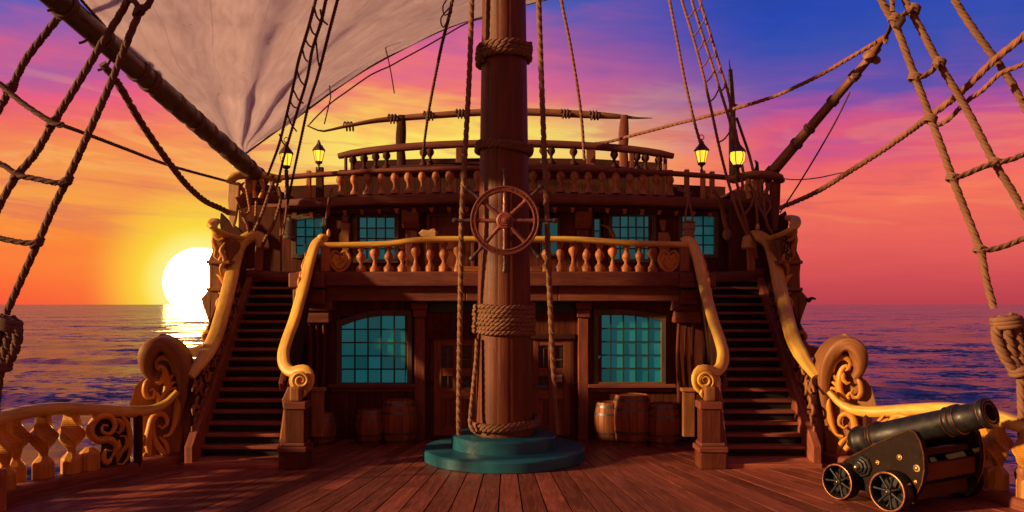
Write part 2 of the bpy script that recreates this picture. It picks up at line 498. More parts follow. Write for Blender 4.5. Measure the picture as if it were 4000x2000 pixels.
# ================================================================ sea
SEAZ = -3.6
def sea():
    from math import sin, cos
    rs = [9.]
    while rs[-1] < 700: rs.append(rs[-1]*1.018)
    while rs[-1] < 40000: rs.append(rs[-1]*1.25)
    na = 420; vs = []
    rnd = random.Random(3); W = []
    for i in range(26):
        L = 1.2*1.17**i; a = rnd.gauss(0, .38)+PI/2+.15; k = 2*PI/L
        W.append((k*cos(a), k*sin(a), L*.0085*(1.0 if L < 7 else (.5 if L < 18 else .22)), rnd.random()*7))
    A0, A1 = -1.05, 1.05
    for r in rs:
        fade = 1 if r < 200 else max(0, 1-(r-200)/500)
        for j in range(na+1):
            a = A0+(A1-A0)*j/na; x = r*sin(a); y = r*cos(a); h = 0
            dr = r*.018
            if fade:
                for kx, ky, am, ph in W:
                    lam = 2*PI/math.hypot(kx, ky)
                    if lam < dr*2.2: continue
                    q = sin(kx*x+ky*y+ph); h += am*(q-.35*(1-q*q))
            vs.append((x, y, SEAZ+h*fade))
    fs = []; n = na+1
    for i in range(len(rs)-1):
        for j in range(na): fs.append((i*n+j, i*n+j+1, (i+1)*n+j+1, (i+1)*n+j))
    me = bpy.data.meshes.new('sea')
    # flat remainder of the sea behind and beside the ship
    o = len(vs); R = 40000
    ring = [(R*sin(A1+(2*PI-2*A1)*k/24), R*cos(A1+(2*PI-2*A1)*k/24), SEAZ) for k in range(25)]
    inr = [(9*sin(A1+(2*PI-2*A1)*k/24), 9*cos(A1+(2*PI-2*A1)*k/24), SEAZ) for k in range(25)]
    vs += ring+inr
    for k in range(24): fs.append((o+k, o+k+1, o+25+k+1, o+25+k))
    me.from_pydata(vs, [], fs); me.polygons.foreach_set('use_smooth', [True]*len(fs))
    m, t, b, out = newmat('sea water')
    p = t.new('ShaderNodeNewGeometry').outputs['Position']
    x, y, z = t.sep(p)
    d = t.vm('LENGTH', p)
    n1 = t.noise(t.xyz(t.m('MULTIPLY', x, .5), t.m('MULTIPLY', y, 1.0), 0), 1.1, 5, .6, .4)
    n2 = t.noise(t.xyz(t.m('MULTIPLY', x, .08), t.m('MULTIPLY', y, .2), 4), 1.0, 5, .6, .3)
    n3 = t.noise(t.xyz(t.m('MULTIPLY', x, .010), t.m('MULTIPLY', y, .03), 9), 1.0, 4, .6, .3)
    h = t.m('ADD', t.m('MULTIPLY', n1, .22), t.m('ADD', t.m('MULTIPLY', n2, 1.3), t.m('MULTIPLY', n3, 9.0)))
    t.put(b.inputs['Base Color'], (.012, .011, .019, 1))
    b.inputs['Roughness'].default_value = .19; b.inputs['IOR'].default_value = 1.33
    b.inputs['Specular IOR Level'].default_value = .40
    def slope(cx_, cy_, o, sc_):
        n = t.new('ShaderNodeTexNoise'); t.put(n.inputs['Vector'], t.xyz(t.m('MULTIPLY', x, cx_), t.m('MULTIPLY', y, cy_), o))
        n.inputs['Scale'].default_value = 1; n.inputs['Detail'].default_value = 4; n.inputs['Roughness'].default_value = .6; n.inputs['Distortion'].default_value = .4
        v = t.vm('SUBTRACT', n.outputs['Color'], (.5, .5, .5))
        return t.vm('MULTIPLY', v, (sc_*1.1, sc_, 0))
    nn = t.new('ShaderNodeNewGeometry').outputs['Normal']
    q = t.vm('ADD', slope(.9, 1.9, 0, .9), slope(.12, .30, 5, .85))
    q = t.vm('ADD', q, slope(.016, .045, 9, .65))
    t.put(b.inputs['Normal'], t.vm('NORMALIZE', t.vm('ADD', nn, q)))
    me.materials.append(m)
    ob = bpy.data.objects.new('sea', me); COL.objects.link(ob); tag(ob, 'rippled evening sea reaching to the horizon around the ship', 'sea', kind='structure')
sea()

# ================================================================ deck
LEFT = [(-8.1,-5),(-8.0,2),(-7.75,6),(-7.45,9.0),(-7.20,10.8),(-6.85,11.9),(-6.45,12.7),(-6.0,13.5),(-5.85,14.5),(-5.9,17.5),(-5.9,24)]
def edge_x(y, pts=LEFT):
    for (a, b), (c, d) in zip(pts, pts[1:]):
        if b <= y <= d: return a+(c-a)*(y-b)/(d-b)
    return pts[-1][0]
def deck():
    mb = MB(); ap = Vector((-.18, 24.1, 0)); rnd = random.Random(5)
    W = .0235
    n = 26
    for i in range(-n, n):
        a0, a1 = i*W*1.0+.0004, (i+1)*W-.0004
        g = .005
        y = -4.6-rnd.random()*2
        while y < 15.95:
            L = rnd.choice([2.4, 3.2, 4.2, 5.0]); y2 = min(y+L, 15.95)
            ys = [y+g/2+(y2-g-y)*k/4 for k in range(5)]
            r = rnd.random(); vs = []; dz = rnd.uniform(-.0015, .0015)
            ok = False
            for yy in ys:
                dd = ap.y-yy
                xa = ap.x+dd*math.tan(a0)+g; xb = ap.x+dd*math.tan(a1)-g
                e0 = edge_x(yy); e1 = 2*MX-e0
                xa2, xb2 = max(xa, e0), min(xb, e1)
                if xb2 > xa2+.01: ok = True
                else: xa2 = xb2 = min(max((xa+xb)/2, e0), e1)
                vs += [(xa2, yy, dz), (xb2, yy, dz), (xa2, yy, -.05), (xb2, yy, -.05)]
            if ok:
                fs = []; uvs = []
                def UV(f):
                    return [(vs[k][1], vs[k][0]-ap.x-(ap.y-vs[k][1])*math.tan(a0)+(.06 if vs[k][2] < -.01 else 0)) for k in f]
                for k in range(4):
                    b = 4*k
                    for f in ((b, b+1, b+5, b+4), (b, b+4, b+6, b+2), (b+1, b+3, b+7, b+5)):
                        fs.append(f); uvs.append(UV(f))
                for f in ((0, 2, 3, 1), (16, 17, 19, 18)): fs.append(f); uvs.append(UV(f))
                mb.add(vs, fs, uvs, False, r)
            y = y2
    o = mb.build('deck', DECKW); tag(o, 'red brown planked ship deck fanning towards the viewer', 'deck', kind='structure')
    u = MB()
    poly = [Vector((x+.02, y, -.03)) for x, y in LEFT]+[Vector((2*MX-x-.02, y, -.03)) for x, y in LEFT[::-1]]
    u.prism(poly, (0, 0, -.12))
    o = u.build('deck_caulking', SHADE); tag(o, 'dark caulked underlay showing in the seams of the deck', 'deck seams', kind='structure')
deck()
# hull sides down to the water
def hull():
    mb = MB()
    for s in (0, 1):
        f = (lambda p: p) if s == 0 else mir
        for k in range(9):
            z0, z1 = -.16-k*.45, -.16-(k+1)*.45+.015
            off = .28*math.sin(min(1, (k+.5)/6)*PI*.5)
            a = [f(Vector((x-.05-off, y, z0))) for x, y in LEFT]; b = [f(Vector((x-.05-off, y, z1))) for x, y in LEFT]
            n = len(a)
            vs = a+b; fs = [(i, i+1, n+i+1, n+i) for i in range(n-1)]
            uv = [[(vs[q].y, vs[q].z) for q in ff] for ff in fs]
            mb.add(vs, fs, uv)
    # transom
    mb.box(-6.1, 5.8, 23.95, 24.1, -4.2, 3.2, 0)
    o = mb.build('ship_hull', DARKW); tag(o, 'dark planked hull of the ship below the deck edge', 'hull')
hull()

# ================================================================ bulwarks with carved volutes
def oct(r, ch=.3):
    a = r; b = r*(1-ch); return [(a,-b),(a,b),(b,a),(-b,a),(-a,b),(-a,-b),(-b,-a),(b,-a)]
def rsec(w, h, n=12, p=3.0):
    out = []
    for k in range(n):
        a = 2*PI*k/n; c, s_ = math.cos(a), math.sin(a)
        out.append((math.copysign(abs(c)**(2/p), c)*w/2, math.copysign(abs(s_)**(2/p), s_)*h/2))
    return out
def spir(cx, cy, r0, r1, a0, turns, n=26):
    """2-D spiral from radius r0 to r1, angles in turns"""
    return [(cx+(r0+(r1-r0)*i/n)*math.cos(2*PI*(a0+turns*i/n)), cy+(r0+(r1-r0)*i/n)*math.sin(2*PI*(a0+turns*i/n))) for i in range(n+1)]
def tap(r, a=.35, b=.25):
    return lambda t: r*(a+(1-a)*min(1, t*5))*(b+(1-b)*min(1, (1-t)*2.2))
def curl(mb, f, pts2, r, step=.05, a=.35, b=.25, n=8):
    mb.tube(spline([f(p) for p in pts2], step), tap(r, a, b), n)

def twisted_baluster(parent, x, y, ztop, h=1.0, rz=0., w=.17, name='baluster'):
    """block foot, waist, twisted lozenge body and leaning square head"""
    mb = MB()
    s = [(-1,-1),(1,-1),(1,1),(-1,1)]
    base = Vector((x, y, .10))
    mb.lathe(base, [(w*.92,0),(w*.92,.26),(w*.86,.285),(w*.45,.36),(w*.42,.38)], 8, smooth=False, ref=(math.cos(rz), math.sin(rz), 0), sq=True)
    H = ztop-.10-.37
    pts = [base+Vector((0,0,.37+H*i/22)) for i in range(23)]
    def rad(t):
        if t < .5: return .36+.72*math.sin(t/.5*PI/2)**1.7
        return 1.08-.50*math.sin(min(1, (t-.5)/.36)*PI/2)**1.5
    mb.sweep(pts, [(a*w*.86, b*w*.86) for a, b in s], lambda t: rad(t), up=(math.sin(rz)+.001, math.cos(rz), .0), twist=lambda t: PI*.75*min(1, t/.8), smooth=False)
    return mb.build(name, CARVW, parent, bevel=.012)

VS = 13.5
def bulwark(side):
    M = (lambda p: Vector(p)) if side < 0 else mir
    sname = 'left' if side < 0 else 'right'
    lab = {'left': 'golden topped bulwark with carved volute and twisted balusters beside the sunlit sea',
           'right': 'golden topped bulwark with carved volute and balusters behind the black cannon'}[sname]
    b = thing('bulwark_railing', lab, 'bulwark', M((-6.9, 11.5, 0)), 'carved bulwarks at the deck edge')
    # curb
    mb = MB()
    cl = [M((x+.16, y, .06)) for x, y in LEFT[1:9]]
    mb.sweep(spline(cl, .25), rsec(.34, .20, 12, 5), up=(0,0,1))
    mb.build('curb', BEAMW, b)
    # rail
    rp_ = [(-7.75,4,1.12),(-7.66,6.5,1.13),(-7.48,8.8,1.12),(-7.30,10,1.10)]
    rp_ = [Vector(p) for p in rp_]+PP([(-60,1072,10.6),(0,1053,11.0),(70,1036,11.45),(150,1028,11.9),(240,1031,12.4),(330,1036,12.85),(388,1029,13.15),(425,1008,13.32),(446,985,13.4)])
    pts = spline([M(p) for p in rp_], .10)
    mb = MB(); mb.sweep(pts, rsec(.27, .19, 14, 2.6), lambda t: .35+.65*min(1, (1-t)*14+.2) if t > .9 else 1, up=(0,0,1))
    mb.build('rail', GOLDW, b)
    # balusters
    bx = [(38,11.45),(109,11.72),(180,12.05)] if side < 0 else [(36,11.45),(101,11.78),(166,12.05)]
    pos = [P(px, 1000, d) for px, d in bx]
    last = pos[0]
    for k in range(1, 9):
        y = last.y-.47*k; pos.append(Vector((edge_x(y)+.13, y, 0)))
    for k, p in enumerate(pos):
        q = M((p.x, p.y, 0)); y = p.y
        # rail height above
        zr = min(rp_, key=lambda r: abs(r.y-y)).z
        rz = (.45+.25*(k % 3)) if side < 0 else (PI/2-.35-.2*(k % 3))
        twisted_baluster(b, q.x, q.y, zr-.03, rz=rz, w=.165 if side < 0 else .15)
    # carved panel A between balusters and volute, follows the rail direction
    A = P(212, 1000, 12.24); B = P(335, 1000, 12.82); A.z = B.z = 0
    def fa(p, off=.03):
        q = A.lerp(B, p[0]); n = Vector((B.y-A.y, -(B.x-A.x), 0)).normalized()
        return M(Vector((q.x, q.y, p[1]))+n*off)
    LA = (B-A).length
    mb = MB()
    ext = Vector((B.y-A.y, -(B.x-A.x), 0)).normalized()*-.10
    if side > 0: ext.x = -ext.x
    mb.prism([fa((.30,.12),0), fa((.94,.12),0), fa((.94,.98),0), fa((.20,.98),0), fa((.10,.72),0), fa((.34,.50),0)], ext, gd=(0,0,1))
    mb.build('panel_board', DARKW, b)
    mb = MB()
    g = lambda p: fa((p[0], p[1]), .06)
    curl(mb, g, [(.52,.30),(.60,.45),(.48,.58),(.20,.60),(.08,.76),(.22,.94),(.46,.95),(.58,.80),(.48,.67),(.32,.72),(.34,.82),(.44,.80)], .062, b=.3)
    curl(mb, g, [(.52,.30),(.42,.22),(.34,.30),(.40,.42),(.52,.40)], .05)
    curl(mb, g, [(.70,.95),(.84,.80),(.90,.55),(.88,.30),(.74,.16),(.62,.18)], .045)
    curl(mb, g, [(.60,.90),(.74,.78),(.66,.66),(.58,.70)], .05)
    curl(mb, g, [(.62,.20),(.70,.36),(.82,.44),(.80,.60),(.68,.62)], .042)
    curl(mb, g, [(.66,.56),(.66,.46),(.60,.40),(.62,.28)], .052)
    mb.build('scroll_carving', CARVW, b)
    mb = MB()
    c = B; mb.obox(M((c.x+.05, c.y+.06, .50)), (.055,0,0), (0,.055,0), (0,0,.42)); mb.build('post', DARKW, b, .01)
    # foot block of panel
    mb = MB(); q = M(P(225,1000,12.28)*1.0); mb.lathe((q.x, q.y, .10), [(.15,0),(.15,.30),(.12,.34),(.05,.40)], 8, smooth=False, sq=True); mb.build('foot_block', CARVW, b, .01)
    # volute board
    d = VS
    TW = lambda x: (x-410)*.0036
    V = lambda x, y, dd=0: M(P(x, y, d+dd+TW(x)))
    out = [(322,1024),(336,975),(350,958),(364,948),(354,922),(351,895),(359,868),(378,852),(402,843),(430,852),(453,871),(468,895),(477,925),(480,960),(476,990),(470,1030),(462,1075),(456,1120),(452,1160),(352,1172),(352,1100),(345,1030)]
    mb = MB(); mb.prism([V(x, y, .05) for x, y in out], (0, .30, 0), gd=(0,0,1)); mb.build('volute_board', BROWNW, b, .03)
    # smooth heavy rim
    mb = MB()
    rim = [(382,950,-.02),(370,932,-.03),(369,902,-.05),(379,879,-.06),(397,867,-.06),(418,868,-.06),(437,881,-.06),(452,903,-.05),(461,930,-.04),(464,962,-.03),(461,998,-.02),(455,1035,0),(450,1070,.0)]
    pts = spline([V(*p) for p in rim], .05)
    mb.sweep(pts, rsec(.255, .38, 16, 4.0), lambda t: (.40+.60*min(1, t*5))*(.28+.72*min(1, (1-t)*2.0)), up=(0,1,0))
    mb.build('rim', BROWNW, b)
    # ear behind, leaning outboard
    mb = MB(); mb.prism([V(x, y, .42) for x, y in [(340,1026),(344,985),(362,955),(356,905),(374,862),(404,838),(440,850),(470,890),(480,950),(470,1026)]], (0, .10, 0), gd=(0,0,1))
    mb.build('back_board', BROWNW, b, .03)
    mb = MB(); h = lambda p: M(P(p[0], p[1], d-.05+TW(p[0])))
    curl(mb, h, [(438,938),(435,915),(420,900),(402,901),(392,914),(395,928),(405,933)], .056, a=.5)
    curl(mb, h, [(402,1005),(418,985),(420,955),(414,930),(402,920),(396,928)], .062, a=.4, b=.5)
    curl(mb, h, [(410,935),(410,955),(400,965),(392,962)], .05)
    curl(mb, h, [(450,1000),(452,960),(448,930),(436,922)], .046)
    curl(mb, h, [(420,985),(430,965),(446,960)], .038); curl(mb, h, [(424,962),(434,944),(446,944)], .036)
    curl(mb, h, [(378,948),(368,962),(364,985),(372,1000),(384,1000),(390,988),(384,978),(375,984)], .050)
    curl(mb, h, [(404,1005),(394,990),(386,984)], .036); curl(mb, h, [(422,1000),(426,980),(440,976),(446,985),(436,996)], .036)
    curl(mb, h, [(408,1014),(400,1008),(396,1000),(402,994)], .045)
    mb.build('scroll_carving', CARVW, b)
    # lower carving under the rail end
    mb = MB()
    curl(mb, h, [(448,995),(446,1030),(438,1070),(425,1095),(410,1098)], .06, b=.4)
    curl(mb, h, [(376,1150),(372,1110),(378,1075),(386,1050),(404,1040),(418,1050),(420,1068),(408,1078),(398,1070)], .068, b=.3)
    curl(mb, h, [(388,1060),(384,1090),(396,1120),(412,1140),(414,1160),(400,1172),(388,1168)], .055)
    curl(mb, h, [(400,1098),(418,1118),(422,1145),(412,1165)], .045); curl(mb, h, [(372,1120),(352,1112),(356,1095),(370,1094)], .04)
    curl(mb, h, [(376,1165),(360,1150),(370,1135)], .035)
    mb.build('lower_carving', CARVW, b)
    mb = MB(); mb.prism([M(P(x, y, d+.08+TW(x))) for x, y in [(340,1045),(470,1010),(462,1150),(345,1172)]], (0,.12,0), gd=(0,0,1)); mb.build('backing', DARKW, b, .01)
    return b
bulwark(-1); bulwark(1)

# ================================================================ stairs
def stair(side):
    M = (lambda p: Vector(p)) if side < 0 else mir
    txt = 'left' if side < 0 else 'right'
    lab = {'left': 'steep wooden staircase with golden scrolled rails on the sunset side', 'right': 'steep wooden staircase with golden scrolled rails behind the cannon'}[txt]
    s = thing('staircase', lab, 'staircase', M((-4.8, 13.4, 0)), 'staircases to the quarterdeck')
    N = 19; rise = 3.33/N; Y0, Y1 = 13.45, 17.35; run = (Y1-Y0)/N
    xl = lambda y: -5.32+(y-Y0)/(Y1-Y0)*(-.28); xr = lambda y: -3.93+(y-Y0)/(Y1-Y0)*(-.68)
    def bx(mb, x0, x1, y0, y1, z0, z1, g=0):
        a, b_ = M((x0, y0, z0)), M((x1, y1, z1)); mb.box(min(a.x, b_.x), max(a.x, b_.x), y0, y1, z0, z1, g)
    for k in range(N):
        y = Y0+run*k; z = rise*(k+.55)
        mb = MB(); bx(mb, xl(y)-.02, xr(y)+.02, y-.03, y+run+.05, z-.055, z)
        mb.build('tread', TREADW, s, .012)
    # closed back so nothing shines through, coloured near-black for shade between treads
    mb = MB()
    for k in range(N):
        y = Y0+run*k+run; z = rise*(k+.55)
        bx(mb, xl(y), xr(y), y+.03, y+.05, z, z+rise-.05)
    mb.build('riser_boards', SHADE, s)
    for nm, fx, w in (('stringer', lambda y: xl(y)-.07, .07), ('stringer', lambda y: xr(y)+.07, .06)):
        mb = MB()
        pr = [(Y0-.25, -.0), (Y0-.25, .34), (Y1+.0, 3.33+.16), (Y1+.1, 3.0), (Y0+.5, 0)]
        vs = [M((fx(y)-w, y, z)) for y, z in pr]; ex = Vector((2*w if side < 0 else -2*w, 0, 0))
        mb.prism(vs, ex, gd=(0, .77, .64))
        mb.build(nm, TREADW, s, .015)
    mb = MB(); fx = xl(15)-.11
    mb.prism([M((fx, y, z)) for y, z in ((13.7,0),(Y1,3.2),(17.75,3.3),(17.75,0))], (.05 if side < 0 else -.05, 0, 0), gd=(0,1,0)); mb.build('stair_light_block', DARKW, s)  # added board, keeps low sun from leaking under the stair onto the deck
    # bottom step plinth
    mb = MB(); bx(mb, -5.42, -3.75, 13.1, 13.62, -.02, .075); mb.build('bottom_step', TREADW, s, .015)
    # outer handrail
    outer = PP([(478,948,13.6),(492,930,13.75),(512,902,14.0),(540,850,14.5),(560,785,15.1),(576,722,15.6),(589,662,16.2),(602,620,16.7),(620,600,17.0),(642,592,17.15),(658,604,17.15),(660,625,17.1)])
    pts = spline([M(p) for p in outer], .08)
    mb = MB(); mb.sweep(pts, rsec(.27, .16, 14, 2.6), lambda t: (.6+.4*min(1, t*8)), up=(.22 if side < 0 else -.22, -.75, .55))
    mb.build('handrail', GOLDW, s)
    mb = MB(); p0 = M(P(652, 660, 17.15)); mb.beam(M(P(654, 612, 17.15)), M(P(650, 700, 17.15)), .16, .12, (0,1,0)); mb.build('rail_post', TURNW, s, .015)
    # outer carved panel under handrail
    mb = MB()
    op = spline(outer, .3)
    top = [Vector((p.x*0+xl(p.y)-.12, p.y, p.z-.03)) for p in op if p.y < 17.1]
    bot = [Vector((xl(y)-.12, y, max(.05, (y-Y0)/(Y1-Y0)*3.33+.15))) for y in (17.1, 16, 15, 14.2, 13.62)]
    ex = Vector((-.06 if side < 0 else .06, 0, 0))
    mb.prism([M(p) for p in top+bot], ex, gd=(0,.77,.64)); mb.build('carved_panel', DARKW, s)
    mb = MB(); rnd = random.Random(11)
    for i in range(15):
        tt = (i+.6)/15.5; q = op[int(tt*(len(op)-6))]
        zb = (q.y-Y0)/(Y1-Y0)*3.33+.25
        for j, fr in enumerate((.2, .5, .78)):
            zz = zb+(q.z-zb)*fr
            if q.z-zb < .3: continue
            fx = xl(q.y)-.09
            f = lambda p: M((fx, q.y+p[0], zz+p[1]))
            a = rnd.uniform(0, 1); sg = rnd.choice((-1, 1)); rr = rnd.uniform(.11, .17)
            curl(mb, f, spir(0, 0, rr, rr*.25, a, .9*sg, 10), .032, a=.5)
    mb.build('leaf_carving', BROWNW, s)
    # thick outer boards behind the rail (hull side of the stair)
    mb = MB()
    for i in range(5):
        y = 13.75+i*.2
        bx(mb, xl(y)-.34+.02*i, xl(y)-.20, y, y+.19, 0.0, 1.15+i*.22, 2)
    mb.build('side_boards', BROWNW, s, .01)
    # inner handrail
    inner = PP([(818,611,15.47),(806,605,15.42),(793,617,15.33),(780,655,15.1),(768,705,14.85),(754,757,14.5),(739,808,14.2),(722,855,13.9),(713,890,13.7),(717,920,13.55),(733,935,13.45),(752,930,13.38),(770,930,13.34),(781,947,13.32),(779,972,13.32),(764,984,13.33),(751,975,13.34),(750,958,13.34),(762,950,13.34)])
    pts = spline([M(p) for p in inner], .05)
    upv = Vector((-.35 if side < 0 else .35, -.8, .45))
    mb = MB(); mb.sweep(pts, rsec(.22, .13, 14, 2.6), lambda t: 1 if t < .72 else 1-.6*(t-.72)/.28, up=upv)
    mb.build('handrail', GOLDW, s)
    # scroll boss
    h = lambda p: M(P(p[0], p[1], 13.24))
    mb = MB(); mb.lathe(M(P(757, 957, 13.42)), [(.0,-.16),(.10,-.15),(.17,-.10),(.20,-.02),(.20,.08),(.15,.10)], 22, axis=(0,1,0))
    mb.build('scroll_boss', CARVW, s)
    mb = MB()
    curl(mb, h, spir(757, 957, 23, 5, .3, 1.9 if side < 0 else 1.9, 30), .026, a=.7, n=8)
    for a_, b_ in (((740,975),(736,1000)),((752,980),(752,1004)),((765,980),(764,1000))):
        curl(mb, h, [a_, ((a_[0]+b_[0])/2+3, (a_[1]+b_[1])/2), b_], .036)
    mb.build('scroll_carving', GOLDW, s)
    # inner panel
    mb = MB()
    top = [Vector((p.x+.03, p.y, p.z-.03)) for p in spline(inner[2:10], .2)]
    bot = [Vector((-3.93,13.55,1.35)), Vector((-3.97,14.6,1.42)), Vector((-3.99,14.9,1.8)), Vector((-4.02,15.2,2.35)), Vector((-4.05,15.36,2.75)), Vector((-4.05,15.38,3.3))]
    mb.prism([M(p) for p in top+bot], (.05 if side < 0 else -.05, 0, 0), gd=(0,.5,.85)); mb.build('carved_panel', DARKW, s)
    mb = MB(); rnd = random.Random(4)
    for i in range(13):
        tt = i/12.; y = 13.75+1.55*tt; zt = 1.55+1.9*tt+.05
        zt = {0: 1.75}.get(i, 1.72+(y-13.75)*1.15)
        f = lambda p: M((-3.90-.0-.05*(y-13.6), y+p[0], zt+p[1]))
        sg = 1 if i % 2 else -1; rr = rnd.uniform(.10, .15)
        curl(mb, f, spir(0, .02, rr, rr*.25, rnd.random(), .85*sg, 10), .036, a=.5)
        curl(mb, f, [(0,-.14),(.05*sg,-.02),(-.03*sg,.1),(.02,.2)], .026)
    mb.build('leaf_carving', CARVW, s)
    mb = MB(); mb.beam(M((-3.93,13.55,1.30)), M((-4.05,15.4,2.95)), .08, .17); mb.build('lower_rail', BEAMW, s, .015)
    # newel post
    nx = -3.58; n_ = MB(); c = M((nx, 13.2, 0))
    bx(n_, nx-.24, nx+.20, 13.0, 13.42, 0, .28, 2); n_.build('newel_base', WALLW, s, .02)
    n_ = MB(); bx(n_, nx-.26, nx+.23, 12.97, 13.44, .28, .37, 0); bx(n_, nx-.22, nx+.19, 13.01, 13.4, .37, .43, 0); n_.build('newel_moulding', BEAMW, s, .02)
    n_ = MB(); bx(n_, nx-.15, nx+.17, 13.05, 13.36, .43, .98, 2); n_.build('newel_post', WALLW, s, .012)
    n_ = MB(); bx(n_, nx-.17, nx+.20, 13.02, 13.39, .98, 1.10, 0); n_.build('newel_cap', BEAMW, s, .015)
    n_ = MB(); bx(n_, nx-.09, nx+.09, 13.10, 13.32, 1.10, 1.34, 2); n_.build('newel_neck', BROWNW, s, .03)
    n_ = MB()
    n_.prism([M((nx-.16, 13.3, .4)), M((nx-.30, 13.3, .42)), M((nx-.24, 13.3, .9)), M((nx-.27, 13.3, 1.1)), M((nx-.17, 13.3, 1.32)), M((nx-.05, 13.3, 1.3)), M((nx-.16,13.3,1.0))], (0,.1,0), gd=(0,0,1))
    bx(n_, nx+.17, nx+.37, 13.5, 13.62, .45, 1.22, 2); bx(n_, nx+.05, nx+.40, 13.47, 13.65, 1.22, 1.28, 0)
    n_.build('newel_bracket', BROWNW, s, .012)
    return s
stair(-1); stair(1)

# ================================================================ lower cabin
YW = 15.9; PXM = 2000/YW
def wx(px, d=YW): return (px-CX)/F*d
def wz(py, d=YW): return EYE-(py-HY)/F*d
def planks(mb, x0, x1, z0, z1, y0, th, w=.17, holes=(), rnd=random.Random(2), gap=.006):
    """vertical planking with rectangular openings (x0,x1,z0,z1)"""
    x = x0
    while x < x1-.02:
        ww = w*rnd.uniform(.8, 1.2); xe = min(x+ww, x1)
        cuts = set()
        segs = [(z0, z1)]; cx = (x+xe)/2
        for h in holes:
            if h[0] < cx < h[1]:
                ns = []
                for a, b in segs:
                    if h[3] <= a or h[2] >= b: ns.append((a, b)); continue
                    if h[2] > a: ns.append((a, h[2]))
                    if h[3] < b: ns.append((h[3], b))
                segs = ns
        for a, b in segs: mb.box(x+gap/2, xe-gap/2, y0+rnd.uniform(0, .006), y0+th, a, b, 2)
        x = xe
def window(parent, x0, x1, z0, z1, y, nx=5, nz=5, fw=.10, arch=0, name='window', mullw=.028, frame=FRAMEW, archside=-1):
    """frame, muntins and tilted panes; arch lowers the top corner on one side"""
    def top(x):
        if not arch: return z1
        t_ = (x-x0)/(x1-x0)
        if archside > 0: t_ = 1-t_
        return z1-arch*max(0, (1-t_/.62))**1.7
    fr = MB()
    fr.box(x0-fw, x0, y-.05, y+.10, z0-fw*.5, top(x0)+fw*.2, 2); fr.box(x1, x1+fw, y-.05, y+.10, z0-fw*.5, top(x1)+fw*.2, 2)
    fr.box(x0-fw, x1+fw, y-.055, y+.10, z0-fw*.9, z0, 0)
    n = 10
    inn = [Vector((x0+(x1-x0)*i/n, y-.055, top(x0+(x1-x0)*i/n))) for i in range(n+1)]
    for i in range(5):
        a, b = i*n//5, (i+1)*n//5
        low = inn[a:b+1]; hi = [p+Vector((0, 0, fw*1.25)) for p in low]
        if i == 0: hi[0].x -= fw; low = [low[0]-Vector((fw,0,0))]+low; 
        if i == 4: hi[-1].x += fw; low = low+[low[-1]+Vector((fw,0,0))]
        fr.prism(low+hi[::-1], (0, .15, 0), gd=(1,0,0))
    w_ = fr.build(name, frame, parent, .01)
    g = MB(); rnd = random.Random(int(abs(x0*100))+int(z0*10)); mm = MB()
    dx_ = (x1-x0)/nx; dz_ = (z1-z0)/nz
    for i in range(nx):
        for j in range(nz):
            a, b = x0+i*dx_, x0+(i+1)*dx_; c_, d_ = z0+j*dz_, z0+(j+1)*dz_
            ta, tb = min(d_, top(a)), min(d_, top(b))
            if max(ta, tb) <= c_: continue
            tl = rnd.uniform(-.006, .006); tm = rnd.uniform(-.006, .006)
            vs = [(a, y+.03+tl, c_), (b, y+.03-tl, c_), (b, y+.03-tl+tm, max(tb, c_)), (a, y+.03+tl+tm, max(ta, c_))]
            g.add(vs, [(0,1,2,3)], None, False, rnd.random())
    for i in range(1, nx):
        x = x0+i*dx_; mm.box(x-mullw/2, x+mullw/2, y-.005, y+.045, z0, top(x), 2)
    for j in range(1, nz):
        z = z0+j*dz_
        xs = [x0+(x1-x0)*k/40 for k in range(41) if top(x0+(x1-x0)*k/40) >= z]
        mm.box(xs[0], xs[-1], y-.002, y+.042, z-mullw/2, z+mullw/2, 0)
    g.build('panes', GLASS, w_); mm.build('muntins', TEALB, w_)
    return w_

cab = thing('great_cabin', 'dark red planked cabin front with two doors and two large teal windows', 'cabin', (-.15, YW, 0))
WL = (wx(860), wx(1025), wz(962), wz(795)); WR = (wx(1505), wx(1662), wz(960), wz(793))
DL = (wx(1092), wx(1206), .06, wz(852)); DR = (wx(1338), wx(1434), .06, wz(852))
mb = MB(); planks(mb, -4.15, 3.85, 0, 2.78, YW, .06, holes=[WL, WR, DL, DR]); mb.build('wall', WALLW, cab)
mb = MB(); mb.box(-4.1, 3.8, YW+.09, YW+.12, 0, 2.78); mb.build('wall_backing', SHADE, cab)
mb = MB(); mb.box(-4.22, -4.12, YW+.0, 18, 0, 3.0, 1); mb.box(3.82, 3.92, YW, 18, 0, 3.0, 1); mb.build('side_wall', DARKW, cab)
for a, b in ((-5.92, -4.12), (3.82, 5.62)):
    mb = MB(); planks(mb, a, b, -.1, 3.3, 17.75, .08, .22); mb.box(a, b, 17.84, 17.90, -.1, 3.28); mb.build('rear_wall', DARKW, cab)
window(cab, *WL, YW-.02, arch=.20, archside=-1); window(cab, *WR, YW-.02, arch=.12, archside=1)
for a, b in ((828, 1048), (1478, 1697)):
    mb = MB(); mb.box(wx(a), wx(b), YW-.16, YW+.0, wz(974), wz(965), 0); mb.box(wx(a)+.05, wx(b)-.03, YW-.06, YW-.0, wz(985), wz(975), 0); mb.build('window_sill', BEAMW, cab, .012)
# teal lintel band
mb = MB(); mb.box(wx(1078), wx(1452), YW-.05, YW, wz(786), wz(762)); mb.build('teal_lintel', TEALB, cab, .01)
